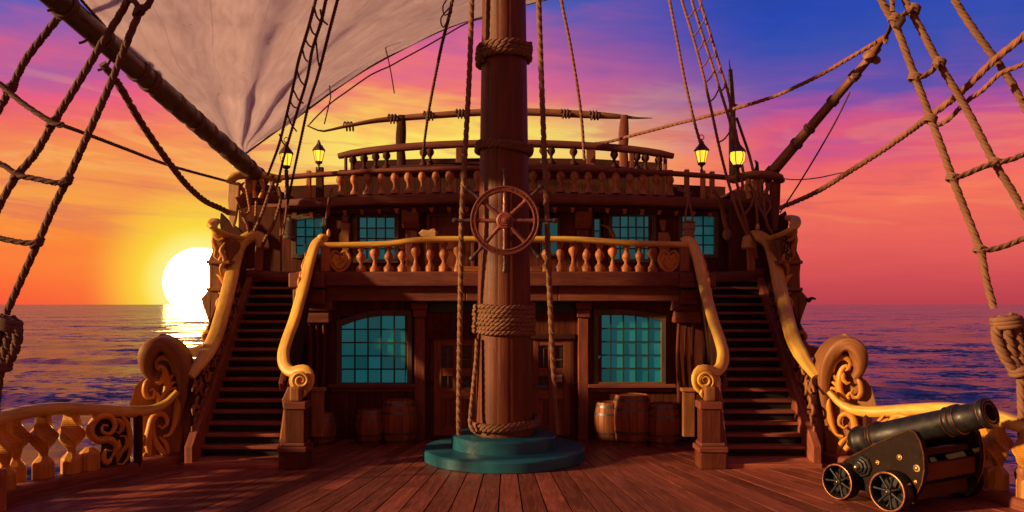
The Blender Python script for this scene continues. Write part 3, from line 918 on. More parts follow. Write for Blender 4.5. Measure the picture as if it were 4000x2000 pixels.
# pilasters
def pilaster(px, w=24):
    mb = MB(); x = wx(px); h = wx(px+w/2)-x
    mb.box(x-h, x+h, YW-.14, YW, 0, wz(800), 2); o = mb.build('pilaster', BEAMW, cab, .015)
    c = MB()
    c.box(x-h*1.25, x+h*1.3, YW-.18, YW, wz(798), wz(778), 0); c.box(x-h*1.5, x+h*1.6, YW-.24, YW, wz(778), wz(762), 0)
    c.obox((x+h*.2, YW-.13, wz(745)), (h*.95,0,0), (0,.13,0), (0,0,.17), taper=.55)
    c.build('capital', BEAMW, o, .015)
pilaster(1058, 26); pilaster(1466, 26)
# draped corner posts with brackets
for px, s_ in ((806, -1), (1722, 1)):
    for k, (dx0, ww) in enumerate(((-.16, .12), (-.02, .10), (.12, .11))):
        mb = MB(); x = wx(px)+dx0
        pts = [Vector((x, YW-.22+.03*k, 0)), Vector((x+.02*s_, YW-.24, .9)), Vector((x-.02*s_, YW-.22, 1.8)), Vector((x+.01, YW-.25, 2.5))]
        mb.sweep(spline(pts, .2), rsec(ww, .14, 10, 2.4), lambda t: .8+.25*math.sin(t*5+k), up=(0,1,0)); mb.build('corner_post', WALLW, cab)
    mb = MB(); x = wx(px); mb.box(x-.26, x+.26, YW-.36, YW, 2.34, 2.58, 0); mb.box(x-.33, x+.33, YW-.42, YW, 2.58, 2.77, 0); mb.build('post_head', BEAMW, cab, .02)
    mb = MB(); xb = wx(832 if s_ < 0 else 1697)
    mb.prism([(xb-.05*s_, YW-.3, wz(772)), (xb-.17*s_*-1*-1, YW-.3, wz(728)), (xb+.04*s_, YW-.3, wz(726)), (xb+.09*s_, YW-.3, wz(758))], (0,.3,0)); mb.build('bracket', BEAMW, cab, .015)
# doors
def door(x0, x1, z0, z1, flip):
    mb = MB(); y = YW-.03; w = x1-x0
    mb.box(x0, x0+.17*w, y-.02, y+.05, z0, z1, 2); mb.box(x1-.17*w, x1, y-.02, y+.05, z0, z1, 2); mb.box(x0+.43*w, x0+.57*w, y-.018, y+.05, z0, z1, 2)
    for f, g in ((0,.10),(.38,.48),(.62,.70),(.93,1)): mb.box(x0+.17*w, x1-.17*w, y-.012, y+.05, z0+(z1-z0)*f, z0+(z1-z0)*g, 0)
    nrnd = random.Random(3)
    planks(mb, x0+.02, x1-.02, z0+.02, z0+(z1-z0)*.5, y+.012, .03, .11, rnd=nrnd)
    o = mb.build('door', DOORW, cab, .006)
    g = MB()
    g.box(x0+.17*w, x0+.43*w, y+.02, y+.03, z0+(z1-z0)*.48, z0+(z1-z0)*.62); g.box(x0+.57*w, x1-.17*w, y+.02, y+.03, z0+(z1-z0)*.48, z0+(z1-z0)*.93); g.box(x0+.17*w, x0+.43*w, y+.02, y+.03, z0+(z1-z0)*.70, z0+(z1-z0)*.93)
    g.build('door_glass', SHADEG, o)
    b = MB()
    for zc in (.55, .78): b.box(x0+.60*w, x1-.2*w, y-.002, y+.02, z0+(z1-z0)*zc, z0+(z1-z0)*(zc+.012), 0)
    b.box(x0+.30*w, x0+.315*w, y-.002, y+.02, z0+(z1-z0)*.5, z0+(z1-z0)*.9, 2)
    b.build('glazing_bar', DOORW, o)
    h = MB(); hx = x0-.08 if flip < 0 else x1+.09
    h.tube(spline([(hx-.05, y-.04, 1.13), (hx+.06, y-.05, 1.14), (hx+.07, y-.02, 1.12)], .03), .018, 8); h.box(hx-.05, hx-.02, y-.04, y+.04, 1.09, 1.17); h.build('handle', IRON, o)
    f = MB(); f.box(x0-.12, x1+.10, YW-.12, YW, z1, z1+.10, 0); f.box(x0-.07, x0, YW-.06, YW, z0, z1, 2); f.box(x1, x1+.07, YW-.06, YW, z0, z1, 2); f.box(x0-.05, x1+.05, YW-.10, YW, .0, z0+.03, 0)
    f.build('door_frame', DARKW, o, .01)
    return o
SHADEG = plain('smoky door glass', (.028,.022,.018), .25)
dl = door(*DL, -1); dr = door(*DR, 1)
mb = MB(); mb.box(wx(1345), wx(1376), YW-.09, YW-.04, wz(974), wz(968)); mb.build('blue_shelf', BLUEW, dr)
# small notice with scribbled marks
nt = MB(); nt.box(wx(1398), wx(1413), YW-.066, YW-.055, wz(959), wz(943)); o = nt.build('paper_notice', PAPER); tag(o, 'small pale paper notice pinned to the cabin door', 'notice')
ik = MB()
zc = wz(951); x_ = wx(1400)
for pts in ([(0,.02),(.02,.035),(.03,.01),(.005,.0),(.03,-.01)], [(.04,.03),(.06,.03),(.042,-.005),(.065,-.005)], [(.08,.035),(.08,-.01)], [(.10,.03),(.082,.012),(.10,-.01)]):
    ik.tube(spline([(x_+a, YW-.068, zc+b) for a, b in pts], .01), .0035, 5)
ik.box(x_, x_+.095, YW-.068, YW-.066, zc-.035, zc-.030)
ik.build('scribble', INK, o)

# ================================================================ quarterdeck platform (balcony)
qd = thing('quarterdeck_platform', 'heavy beamed quarterdeck platform above the cabin doors', 'platform', (-.15, 15.5, 2.78))
def bowed(x): return 15.50-.14*(1-((x+.15)/4.0)**2)
def bow_beam(mb, x0, x1, z0, z1, dy, th, n=9, up=0):
    xs = [x0+(x1-x0)*i/n for i in range(n+1)]
    vs = []
    for x in xs:
        y = bowed(x)+dy
        vs += [(x, y, z0), (x, y, z1), (x, y+th, z1), (x, y+th, z0)]
    fs = []; uvs = []
    for i in range(n):
        for k in range(4):
            l = (k+1) % 4; f = (4*i+k, 4*i+l, 4*i+4+l, 4*i+4+k); fs.append(f)
            uvs.append([(vs[q][0], k*.3+ (0 if q % 4 == k else .28)) for q in f])
    fs += [(0,1,2,3), (4*n,4*n+3,4*n+2,4*n+1)]; uvs += [[(0,0),(0,.2),(.2,.2),(.2,0)]]*2
    mb.add(vs, fs, uvs)
mb = MB(); bow_beam(mb, -4.2, 3.78, 3.05, 3.335, -.12, .5); mb.build('upper_beam', BEAMW, qd, .03)
mb = MB(); bow_beam(mb, -4.12, -.9, 2.765, 3.07, .06, .3); bow_beam(mb, -.90, .9, 2.765, 3.07, .065, .3); bow_beam(mb, .90, 3.70, 2.765, 3.07, .06, .3); mb.build('lower_beam', BEAMW, qd, .02)
for x0, x1 in ((-4.28, -3.6), (3.22, 3.9)):
    mb = MB(); mb.box(x0, x1, 15.2, 15.9, 3.02, 3.31, 0); mb.box(x0+.04, x1-.02, 15.35, 15.9, 2.70, 3.0, 0); mb.build('end_block', BEAMW, qd, .03)
mb = MB(); x = -4.2
while x < 3.7: mb.box(x, x+.195, 15.6, 18.0, 3.26, 3.31, 1); x += .2
for x0, x1 in ((-5.9, -4.2), (3.7, 5.6)):
    x = x0
    while x < x1-.1: mb.box(x, x+.195, 17.3, 18.0, 3.26, 3.31, 1); x += .2
mb.build('floorboards', DECKW, qd)
for s_ in (-1, 1):
    f = (lambda p: Vector(p)) if s_ < 0 else mir
    pts = [f(P(612,690,17.25)), f(P(650,692,17.22)), f(P(700,697,17.2)), f(P(750,697,17.2))]
    mb = MB(); mb.sweep(spline(pts, .15), rsec(.30, .24, 12, 5), up=(0,0,1)); mb.build('landing_beam', BEAMW, qd)

# balcony rail
br = thing('balcony_railing', 'golden railed balustrade with orange turned balusters behind the helm', 'railing', (-.15, 15.45, 3.33))
def turned(mb_, c, h, w, lean=0, kind=0):
    pr = [(.50,0),(.50,.17),(.42,.20),(.20,.30),(.17,.36),(.40,.50),(.47,.60),(.38,.70),(.20,.78),(.18,.82),(.34,.88),(.36,1.0)]
    if kind == 1: pr = [(.50,0),(.48,.12),(.24,.26),(.16,.42),(.24,.52),(.46,.66),(.50,.78),(.38,.92),(.28,1.0)]
    mb_.lathe(c, [(a*w, b*h) for a, b in pr], 12, ref=(1,.4,0))
rail = PP([(800,617,15.42),(850,617,15.42),(905,616,15.4),(985,613,15.37),(1040,605,15.34),(1100,602,15.33),(1268,602,15.31),(1420,602,15.33),(1490,605,15.34),(1570,611,15.38),(1650,614,15.4),(1736,616,15.42)])
mb = MB(); mb.sweep(spline(rail, .12), rsec(.22, .12, 12, 3), up=(0,0,1)); mb.build('rail', GOLDW, br)
def rz(x):
    for a, b in zip(rail, rail[1:]):
        if a.x <= x <= b.x: return a.z+(b.z-a.z)*(x-a.x)/(b.x-a.x)
    return rail[0].z
k = 0
for px in [908,943,978,1012,1046,1082,1117,1152,1375,1409,1427+15,1475,1492+16,1541,1575,1608,1641]:
    x = wx(px, 15.42); mb = MB(); h = rz(x)-.05-3.335; turned(mb, (x, 15.42, 3.335), h, .20*random.uniform(.9, 1.1), kind=k % 3 == 1); mb.build('baluster', TURNW, br); k += 1
for px in (820, 1722):
    mb = MB(); x = wx(px, 15.42); mb.box(x-.09, x+.09, 15.35, 15.52, 3.335, rz(x)-.04, 2); mb.build('post', TURNW, br, .015)
for px, s_ in ((856, 1), (1682, -1)):
    cx_, cz_ = wx(px, 15.4), wz(655, 15.4)
    f = lambda p: Vector((cx_+s_*p[0], 15.38, cz_+p[1]))
    mb = MB()
    curl(mb, f, [(.0,-.25),(-.14,-.12),(-.19,.05),(-.12,.18),(-.02,.14),(.0,.04),(-.06,.0),(-.09,.06)], .034, a=.6)
    curl(mb, f, [(.0,-.25),(.14,-.12),(.19,.05),(.12,.18),(.02,.14),(.0,.04),(.06,.0),(.09,.06)], .034, a=.6)
    curl(mb, f, [(-.10,-.10),(0,-.16),(.10,-.06),(.08,.06)], .026); curl(mb, f, [(-.05,-.06),(.03,-.02),(.02,.06)], .024)
    mb.prism([f((-.12,.14)), f((-.16,.0)), f((0,-.24)), f((.16,0)), f((.12,.14)), f((0,.08))], (0,.06,0))
    mb.build('heart_carving', CARVW, br)
for a, b in ((1112, 1206), (1335, 1362)):
    mb = MB(); mb.box(wx(a,15.4), wx(b,15.4), 15.36, 15.5, 3.34, 3.44, 0); mb.build('kick_board', TURNW, br, .01)
mb = MB(); c = P(798, 598, 15.4); mb.sphere(c+Vector((.1,0,.02)), .07, 10, (1.4,1,.8)); mb.sphere(c+Vector((.22,0,.09)), .05, 10, (.8,.8,1.6)); mb.build('rail_finial', GOLDW, br)
# pale carved jug-like block on the rail
mb = MB(); c = P(1078, 602, 15.33)
mb.box(c.x-.13, c.x+.14, 15.27, 15.42, c.z+.055, c.z+.17, 0); mb.tube(spline([c+Vector((-.12,0,.07)), c+Vector((-.17,0,.12)), c+Vector((-.11,0,.17)), c+Vector((0,0,.15)), c+Vector((.1,0,.19)), c+Vector((.17,0,.1))], .04), .022, 8)
o = mb.build('carved_block', PALEW, None, .02); tag(o, 'pale carved wooden block resting on the golden balcony rail', 'wooden block')

# ================================================================ upper cabin
YU = 18.0
uc = thing('upper_cabin', 'dark upper cabin front with small teal windows under the poop beam', 'cabin', (-.15, YU, 3.31))
u = lambda px: wx(px, YU); uz = lambda py: wz(py, YU)
UW = [(u(747), u(812), uz(640), uz(550)), (u(900), u(993), uz(652), uz(548)), (u(1540), u(1640), uz(652), uz(545)), (u(1716), u(1795), uz(640), uz(545)), (u(1364), u(1402), uz(640), uz(556)), (u(1492), u(1508), uz(610), uz(552))]
UD = [(u(1082), u(1185), 3.32, uz(545))]
mb = MB(); planks(mb, -6.0, 5.7, 3.31, 4.95, YU, .06, .2, holes=UW+UD, rnd=random.Random(9)); mb.build('wall', WALLW, uc)
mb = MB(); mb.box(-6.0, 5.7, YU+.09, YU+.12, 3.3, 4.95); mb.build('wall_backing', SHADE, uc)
window(uc, *UW[0], YU-.02, nx=3, nz=4, fw=.10, arch=.06); window(uc, *UW[1], YU-.02, nx=4, nz=4, fw=.10); window(uc, *UW[2], YU-.02, nx=5, nz=4, fw=.09); window(uc, *UW[3], YU-.02, nx=3, nz=4, fw=.10)
window(uc, *UW[4], YU-.02, nx=1, nz=2, fw=.05); window(uc, *UW[5], YU-.02, nx=1, nz=2, fw=.03)
mb = MB(); x0, x1 = UD[0][0], UD[0][1]
mb.box(x0-.08, x1+.08, YU-.06, YU+.03, uz(545), uz(532), 0); mb.box(x0-.08, x0, YU-.06, YU+.03, 3.32, uz(545), 2); mb.box(x1, x1+.08, YU-.06, YU+.03, 3.32, uz(545), 2)
d_ = mb.build('door', DOORW, uc, .01)
mb = MB(); planks(mb, x0, x1, 3.32, uz(545), YU+.02, .04, .2); mb.box(x0+.22, x1-.2, YU-.0, YU+.03, uz(628), uz(560), 2); mb.build('door_leaf', DOORW, d_, .006)
for px in (1036, 1466):
    mb = MB(); x = u(px)
    pr = [(0, 4.98), (-.34, 4.98), (-.36, 4.75), (-.30, 4.55), (-.16, 4.42), (0, 4.40)]
    mb.prism([(x-.19, YU+a, b) for a, b in pr], (.38, 0, 0), gd=(0,0,1)); mb.box(x-.14, x+.14, YU-.05, YU, 3.4, 4.40, 2); mb.build('corbel', BEAMW, uc, .03)
# poop edge
pe = thing('poop_deck_edge', 'bowed heavy dark beam carrying the poop deck over the upper windows', 'beam', (-.15, 17.5, 4.8))
def arc(x, zc, dz, yc=17.42, dy=.55):
    t_ = ((x+.15)/5.6); return Vector((x, yc+dy*t_*t_, zc-dz*t_*t_))
def arcpts(x0, x1, zc, dz, yc=17.42, dy=.55, n=26): return [arc(x0+(x1-x0)*i/n, zc, dz, yc, dy) for i in range(n+1)]
mb = MB(); mb.sweep(arcpts(-5.55, 5.25, 5.04, .12, 17.55), rsec(.40, .24, 12, 4.5), up=(0,0,1)); mb.build('upper_beam', BEAMW, pe)
mb = MB(); mb.sweep(arcpts(-5.55, 5.25, 4.86, .12, 17.72), rsec(.34, .18, 10, 6), up=(0,0,1)); mb.build('lower_beam', DARKW, pe)
mb = MB()
for i in range(26):
    x = -4.9+i*.39; p = arc(x, 4.80, .12, 17.60); mb.obox(p, (.05,0,0), (0,.10,0), (0,0,-.05), taper=.5)
mb.build('dentil', TURNW, pe)
mb = MB(); mb.prism([(-5.9,18.05,5.0),(-5.55,17.9,5.02)]+[tuple(p+Vector((0,.1,0))) for p in arcpts(-5.4, 5.1, 5.10, .12, 17.5, n=14)]+[(5.25,17.9,5.02),(5.6,18.05,5.0),(5.6,23.9,5.05),(-5.9,23.9,5.05)], (0,0,.05), gd=(0,1,0)); mb.build('poop_floor', DECKW, pe)
# poop railing
pr_ = thing('poop_railing', 'curved dark railing with a row of turned orange balusters above the upper windows', 'railing', (-.15, 17.5, 5.15))
mb = MB(); mb.sweep(arcpts(-5.4, 5.1, 5.69, .17, 17.45), rsec(.20, .11, 12, 3), up=(0,0,1)); mb.build('rail', BEAMW, pr_)
k = 0
for i in range(-12, 13):
    x = -.15+i*.305
    if abs(i) < 2: continue
    b0 = arc(x, 5.17, .12, 17.45); b1 = arc(x, 5.64, .17, 17.45)
    mb = MB(); turned(mb, b0, b1.z-b0.z, .19*random.uniform(.9, 1.1), kind=1); mb.build('baluster', TURNW, pr_); k += 1
for px in (777, 806, 1726, 1768, 1792):
    x = (px-CX)/F*17.8; b0 = arc(x, 5.13, .12, 17.45); b1 = arc(x, 5.70, .17, 17.45); mb = MB(); wd = .055 if px != 806 else .085
    mb.box(x-wd, x+wd, b0.y-.05, b0.y+.05, b0.z, b1.z+(.10 if px != 806 else .16), 2); mb.build('post', TURNW if px != 806 else DARKW, pr_, .02)
# poop house wall behind the balusters + top balustrade
ph = thing('poop_house', 'dark low deckhouse wall behind the poop balusters', 'deckhouse', (-.15, 19.5, 5.1))
mb = MB(); planks(mb, -4.25, 3.95, 5.1, 6.0, 19.5, .08, .22, rnd=random.Random(12)); mb.build('wall', DARKW, ph)
mb = MB(); mb.box(-4.25, -4.15, 19.6, 22, 5.1, 6.0); mb.box(3.85, 3.95, 19.6, 22, 5.1, 6.0); mb.box(-4.25, 3.95, 19.6, 22, 5.95, 6.02, 1); mb.build('roof', DARKW, ph)
tr = thing('top_balustrade', 'highest dark curved balustrade silhouetted against the yellow sky', 'railing', (-.15, 19.4, 6.0))
def arc2(x, zc): t_ = (x+.15)/4.1; return Vector((x, 19.25+.35*t_*t_, zc-.18*t_**2-.06*abs(t_)**6))
mb = MB(); mb.sweep([arc2(-4.27+8.24*i/24, 6.60) for i in range(25)], rsec(.22, .18, 12, 3), lambda t: .75+.25*min(1, 20*min(t, 1-t)), up=(0,0,1)); mb.build('rail', BEAMW, tr)
mb = MB(); mb.sweep([arc2(-4.2+8.1*i/24, 6.10) for i in range(25)], rsec(.16, .12, 10, 3), up=(0,0,1)); mb.build('base_beam', DARKW, tr)
rn = random.Random(8)
for px in (885, 914, 944, 972, 1066, 1083, 1366, 1386, 1442, 1545, 1603, 1625, 1660):
    x = (px-CX)/F*19.4; a_ = arc2(x, 6.12); b_ = arc2(x, 6.54); mb = MB()
    turned(mb, a_, b_.z-a_.z, .20, kind=1); mb.build('baluster', DARKW, tr)
for px, ww in ((866, 6), (1156, 16), (1486, 22), (1677, 8), (1590, 10)):
    x = (px-CX)/F*19.4; a_ = arc2(x, 6.08); b_ = arc2(x, 6.56); mb = MB(); h_ = ww/2/F*19.4
    mb.box(x-h_, x+h_, a_.y-.06, a_.y+.08, a_.z, b_.z, 2); mb.build('post', BEAMW, tr, .012)
# stern bulwark
sb = thing('stern_bulwark', 'dark stepped stern bulwark closing the poop deck', 'bulwark', (-.15, 22, 5.1))
mb = MB()
pl = [(-6.1,5.0),(-6.1,5.92),(-4.4,5.98),(-4.39,6.60),(-2.5,6.66),(-.15,6.69),(2.2,6.66),(4.09,6.55),(4.1,5.98),(5.8,5.90),(5.8,5.0)]
mb.prism([(x, 21.6, z) for x, z in pl], (0,.12,0), gd=(1,0,0)); mb.build('wall', DARKW, sb, .01)
for s_ in (-1, 1):
    f = (lambda p: Vector(p)) if s_ < 0 else mir
    mb = MB(); a = f((-6.0, 18.0, 3.2)); b = f((-5.9, 21.7, 5.6)); mb.box(min(a.x, b.x), max(a.x, b.x), 18.0, 21.7, 3.2, 5.6, 1); mb.build('side_wall', DARKW, sb, .01)
# crossbar spar on two posts
yb = thing('spare_spar_rack', 'long lashed wooden spar lying across two posts above the stern', 'spar rack', (-.15, 21, 5.2))
sp = PP([(772,316,20.5),(800,328,20.6),(815,330,20.7),(860,320,20.8),(930,306,20.9),(990,299,21),(1100,290,21),(1210,283,21),(1330,282,21),(1450,287,21),(1570,294,21),(1605,297,21),(1641,297,21)])
mb = MB(); mb.tube(spline(sp, .2), [.015,.035,.06,.075,.085,.09,.095,.10,.10,.10,.10,.075,.01], 12); mb.build('spar', SPARW2, yb)
for px in (1008, 1568):
    mb = MB(); a = P(px, 292, 21); mb.sweep(spline([Vector((a.x, 21, 5.1)), Vector((a.x+.02, 21, 6.3)), Vector((a.x, 21, 6.9)), Vector((a.x+.03, 21, a.z+.02))], .15), rsec(.24, .2, 10, 4), lambda t: 1 if t < .6 else .8+.35*math.sin((t-.6)*8), up=(0,1,0)); mb.build('post', DARKW if px < 1200 else BEAMW, yb)
for px, py in ((874,318),(985,299),(1074,291),(1155,286),(1418,286),(1490,290)):
    c = P(px, py, 21); mb = MB()
    q = [c+Vector((-.08+.012*k, -.115*math.cos(k*.9), .115*math.sin(k*.9))) for k in range(22)]
    mb.tube(spline(q, .04), .022, 6); mb.build('lashing', ROPED, yb)

# ================================================================ mast
MD = 14.06; mx0 = (1268-CX)/F*MD
def mr_(z): return .512+(.385-.512)*z/8.1
ms = thing('main_mast', 'thick central mast of red brown staves on a round teal stepped base', 'mast', (mx0, MD, 0))
mb = MB(); n = 28; vs = []; zs = [0.3+.5*k for k in range(30)]
sec_n = n*3
fs = []; uvs = []
for z in zs:
    for k in range(sec_n):
        a = 2*PI*k/sec_n; r = mr_(z)*(1-(.014 if k % 6 == 0 else 0)); vs.append((mx0+r*math.cos(a), MD+r*math.sin(a), z))
for st_ in range(sec_n//6):
    v2 = []; f2 = []; u2 = []
    for zi in range(len(zs)):
        for k in range(7): v2.append(vs[zi*sec_n+(st_*6+k) % sec_n])
    for zi in range(len(zs)-1):
        for k in range(6):
            f2.append((zi*7+k, zi*7+k+1, zi*7+8+k, zi*7+7+k)); u2.append([(zs[zi], k*.09), (zs[zi], k*.09+.09), (zs[zi+1], k*.09+.09), (zs[zi+1], k*.09)])
    mb.add(v2, f2, u2, True)
mb.build('pole', MASTW, ms)
mb = MB(); mb.lathe((mx0, MD, .0), [(1.41,0),(1.425,.012),(1.425,.165),(1.405,.188),(1.375,.196),(.5,.20),(.3,.20)], 96); mb.build('lower_step', TEAL, ms, sharp=24)
mb = MB(); mb.lathe((mx0, MD, .19), [(.92,0),(.925,.01),(.925,.20),(.908,.224),(.885,.232),(.4,.235),(.3,.235)], 80); mb.build('upper_step', TEAL, ms, sharp=24)
def coil(zt, zb, turns, r, label, tilt=0, ph=0, slack=0):
    mb = MB(); pts = []; N = int(turns*36)
    for i in range(N+1):
        t_ = i/N; a = 2*PI*turns*t_+ph; z = zt+(zb-zt)*t_
        z = zt-r*.9-(zt-zb-1.8*r)*t_+tilt*math.cos(a)
        R = mr_(z)+r*.8+slack*(.5+.5*math.sin(3*a+1))*.5+.008*math.sin(5.3*a)
        pts.append(Vector((mx0+R*math.cos(a), MD+R*math.sin(a), z+.006*math.sin(3.7*a))))
    mb.rope(pts, r, pitch=r*5, step=r*.6, n=12)
    o = mb.build('rope_coil', ROPE); tag(o, label, 'rope coil', 'rope coils bound round the mast'); return o
wzm = lambda py: EYE-(py-HY)/F*13.56
coil(wzm(84), wzm(143), 3.6, .062, 'topmost rope coil bound round the mast above the helm', tilt=.03)
coil(wzm(342), wzm(378), 2.5, .055, 'rope coil round the mast at the height of the top balustrade', tilt=-.03)
coil(wzm(759), wzm(850), 7.3, .050, 'wide rope coil of seven turns below the helm')
coil(wzm(1060), wzm(1092), 2.6, .058, 'loose low rope coil just over the teal mast base', tilt=.035, slack=.10)

# helm wheel
HW = P(1270, 555, 13.32)
wh = thing('helm_wheel', 'carved eight spoked helm wheel mounted on the front of the mast', 'ship wheel', HW)
Y_ = Vector((0,1,0))
mb = MB(); mb.lathe(HW, [(.478,-.030),(.484,-.052),(.500,-.058),(.508,-.040),(.545,-.038),(.560,-.055),(.578,-.050),(.582,0),(.578,.045),(.482,.045),(.478,.03)], 72, axis=(0,1,0), ring=True); mb.build('rim', WHEELW, wh)
mb = MB()
for k in range(48):
    a = 2*PI*k/48+.03; r = .527
    c = HW+Vector((r*math.cos(a), -.040, r*math.sin(a))); e = Vector((math.cos(a),0,math.sin(a))); g = Vector((-math.sin(a),0,math.cos(a)))
    q = k % 3
    if q == 0: mb.tube([c-e*.016-g*.02+Vector((0,-.003,0)), c+Vector((0,-.007,0)), c+e*.016+g*.02+Vector((0,-.003,0))], .0055, 5)
    elif q == 1: mb.tube(spline([c+e*.016*math.cos(t_)+g*.02*math.sin(t_)+Vector((0,-.003,0)) for t_ in (0,1.5,3,4.5,6)], .01), .0045, 5)
    else: mb.tube([c-g*.025+Vector((0,-.003,0)), c+g*.025+Vector((0,-.003,0))], .006, 5)
mb.build('rim_carving', BEAMW, wh)
for k in range(8):
    a = PI/2+k*PI/4+(.0 if k % 2 == 0 else (.07 if k in (1,3) else -.03)); e = Vector((math.cos(a), 0, math.sin(a)))
    mb = MB(); mb.lathe(HW, [(.035,.12),(.045,.16),(.034,.20),(.042,.25),(.028,.30),(.038,.36),(.030,.40),(.044,.47),(.044,.50)], 10, axis=e); sp_ = mb.build('spoke', WHEELW, wh)
    mb = MB(); mb.lathe(HW, [(.030,.57),(.036,.62),(.026,.66),(.030,.72),(.038,.76),(.028,.785),(.042,.81),(.048,.84),(.040,.87),(.0,.885)], 10, axis=e); mb.build('handle', CHARW, sp_)
mb = MB(); mb.lathe(HW+Vector((0,-.09,0)), [(0,0),(.05,.0),(.06,.02),(.085,.015),(.095,.04),(.115,.03),(.145,.045),(.150,.13),(.11,.15),(.08,.42)], 28, axis=(0,1,0)); mb.build('hub', WHEELW, wh)
mb = MB(); mb.lathe(HW+Vector((0,-.105,0)), [(0,0),(.02,.0),(.028,.012),(.045,.012),(.05,.025)], 18, axis=(0,1,0)); mb.build('hub_cap', plain('reddish hub cap', (.30,.07,.06), .35), wh)

# ================================================================ ropes
def rope_thing(name, pts, r, mat, label, cat='rope', group=None, thin=None, step=None, pitch=None, n=10):
    mb = MB(); mb.rope(pts, r, thin=thin, step=step, pitch=pitch, n=n); o = mb.build(name, mat); tag(o, label, cat, group); return o
rope_thing('hanging_rope', PP([(1190,-160,13.7),(1187,0,13.7),(1180,200,13.7),(1168,420,13.65),(1161,560,13.6),(1158,760,13.7),(1155,960,13.8),(1154,1094,13.9)]), .050, ROPE, 'braided rope falling from above to the teal base, left of the mast', group='ropes beside the mast')
rope_thing('hanging_rope', PP([(1352,-160,13.7),(1355,0,13.7),(1364,250,13.7),(1373,480,13.65),(1379,640,13.6),(1388,850,13.7),(1396,1000,13.9),(1402,1092,14.0)]), .052, ROPE, 'braided rope falling from above past the wheel, right of the mast', group='ropes beside the mast')
rope_thing('hanging_rope', PP([(1200,852,13.72),(1198,900,13.7),(1193,950,13.68),(1188,1000,13.66),(1184,1040,13.64),(1183,1068,13.6),(1192,1085,13.56)]), .040, ROPE, 'short slack rope end dangling from the wide coil to the low coil', group='ropes beside the mast')
rope_thing('backstay', PP([(1150,-150,13.6),(1138,0,14.2),(1110,120,15.6),(1084,250,17.2),(1070,340,18.4),(1063,402,19.2)]), .034, ROPED, 'dark thin stay running down to the top balustrade left of the mast', 'rope', 'stays to the stern')
rope_thing('backstay', PP([(1395,-120,18.6),(1412,0,18.6),(1434,110,18.7),(1454,230,18.8),(1464,310,19),(1470,402,19.2)]), .040, ROPER, 'reddish stay running down to the top balustrade right of the mast', 'rope', 'stays to the stern')
# looped line on the left stay
mb = MB()
for (x0, y0, x1, y1) in ((1118,-5,1138,15),(1113,25,1128,45)):
    mb.tube(spline(PP([(1130,-10+ (y0+5),14.15),(x0-4,y0+22,14.1),(x0+2,y0+44,14.1),(x1-4,y1+10,14.1),(1137,y0+4,14.15)]), .05), .014, 6)
o = mb.build('looped_line', ROPED); tag(o, 'small looped line hitched on the stay in front of the sail', 'line')

def ladder(name, ropes, rungs, r, rr, mat, label, group, parts_origin):
    t_ = thing(name, label, 'rigging', parts_origin, group)
    for p in ropes:
        mb = MB(); mb.rope(PP(p), r, n=12); mb.build('shroud_rope', mat, t_)
    for p in rungs:
        k = rr if len(p) == 0 else rr
        mb = MB(); mb.rope(PP(p), k, n=10); o = mb.build('rung', mat, t_)
    return t_
D0 = 11.0
def dd(l, d): return [(x, y, d) for x, y in l]
R1 = [(400,-400),(262,-150),(180,0),(122,75),(65,150),(28,222),(0,270),(-90,420),(-200,640),(-260,800),(-330,990)]
R2 = [(520,-400),(384,-150),(322,0),(262,100),(202,200),(135,308),(90,385),(45,440),(0,515),(-70,680),(-130,860),(-180,1010)]
R3 = [(545,-400),(412,-150),(378,0),(352,30),(318,110),(280,205),(225,330),(168,455),(135,520),(95,612),(55,700),(15,790)]
lt = ladder('foreground_shrouds', [dd(R1, D0), dd(R2, D0), dd(R3, D0)],
  [dd([(170,457),(140,460),(90,450),(45,440),(0,412),(-88,385)], D0-.06), dd([(95,612),(60,611),(30,606),(0,600),(-35,596),(-170,575)], D0-.06),
   [(-30,190,D0-.08),(0,212,D0-.08),(60,262,D0-.08),(135,310,D0-.08),(160,314,D0-.08)],
   dd([(378,0),(360,25),(345,12),(325,-10)], D0-.07)], .053, .044, ROPED, 'thick dark foreground shrouds and rungs crossing the sunset on the sunward side', 'foreground rigging', P(20, 800, D0))
for (x, y, a) in ((135,308,.3),(45,440,.2),(168,457,.9),(95,612,.9),(28,222,.2),(352,28,.4)):
    mb = MB(); c = P(x, y, D0); e = Vector((.45,0,.9))
    for k in range(3): 
        cc = c+Vector((.012*(k-1), -.01, .034*(k-1)))
        mb.tube(spline([cc+Vector((.070*math.cos(q), .070*math.sin(q), .03*math.cos(q))) for q in [2*PI*i/10 for i in range(10)]], .03, closed=True), .020, 7, closed=True)
    mb.build('knot', ROPED, lt)
RA = [(2060,-400),(2158,-150),(2217,0),(2252,62),(2282,140),(2308,210),(2342,300),(2370,375),(2397,450),(2432,540),(2467,632),(2480,700),(2500,775)]
RB = [(2110,-400),(2215,-150),(2277,0),(2320,80),(2362,160),(2390,205),(2440,290),(2502,410),(2540,470),(2576,535),(2660,700),(2770,960)]
RC = [(2170,-400),(2325,-150),(2402,0),(2450,75),(2497,140),(2540,200),(2576,265),(2680,450),(2790,670),(2900,960)]
D1 = 10.8
rt = ladder('foreground_shrouds', [dd(RA, D1), dd(RB, D1), dd(RC, D1)],
  [dd([(2302,196),(2320,192),(2342,180),(2362,156)], D1-.06), dd([(2392,446),(2420,442),(2460,425),(2502,410),(2540,402),(2576,388),(2634,362)], D1-.06),
   dd([(2462,624),(2490,628),(2530,618),(2576,600),(2640,578),(2742,566)], D1-.06), dd([(2248,46),(2262,42),(2280,32),(2298,22)], D1-.06), dd([(2247,-40),(2244,0),(2244,30)], D1-.03)],
  .052, .042, ROPE, 'thick brown foreground shrouds and rungs against the blue and pink sky', 'foreground rigging', P(2530, 800, D1))
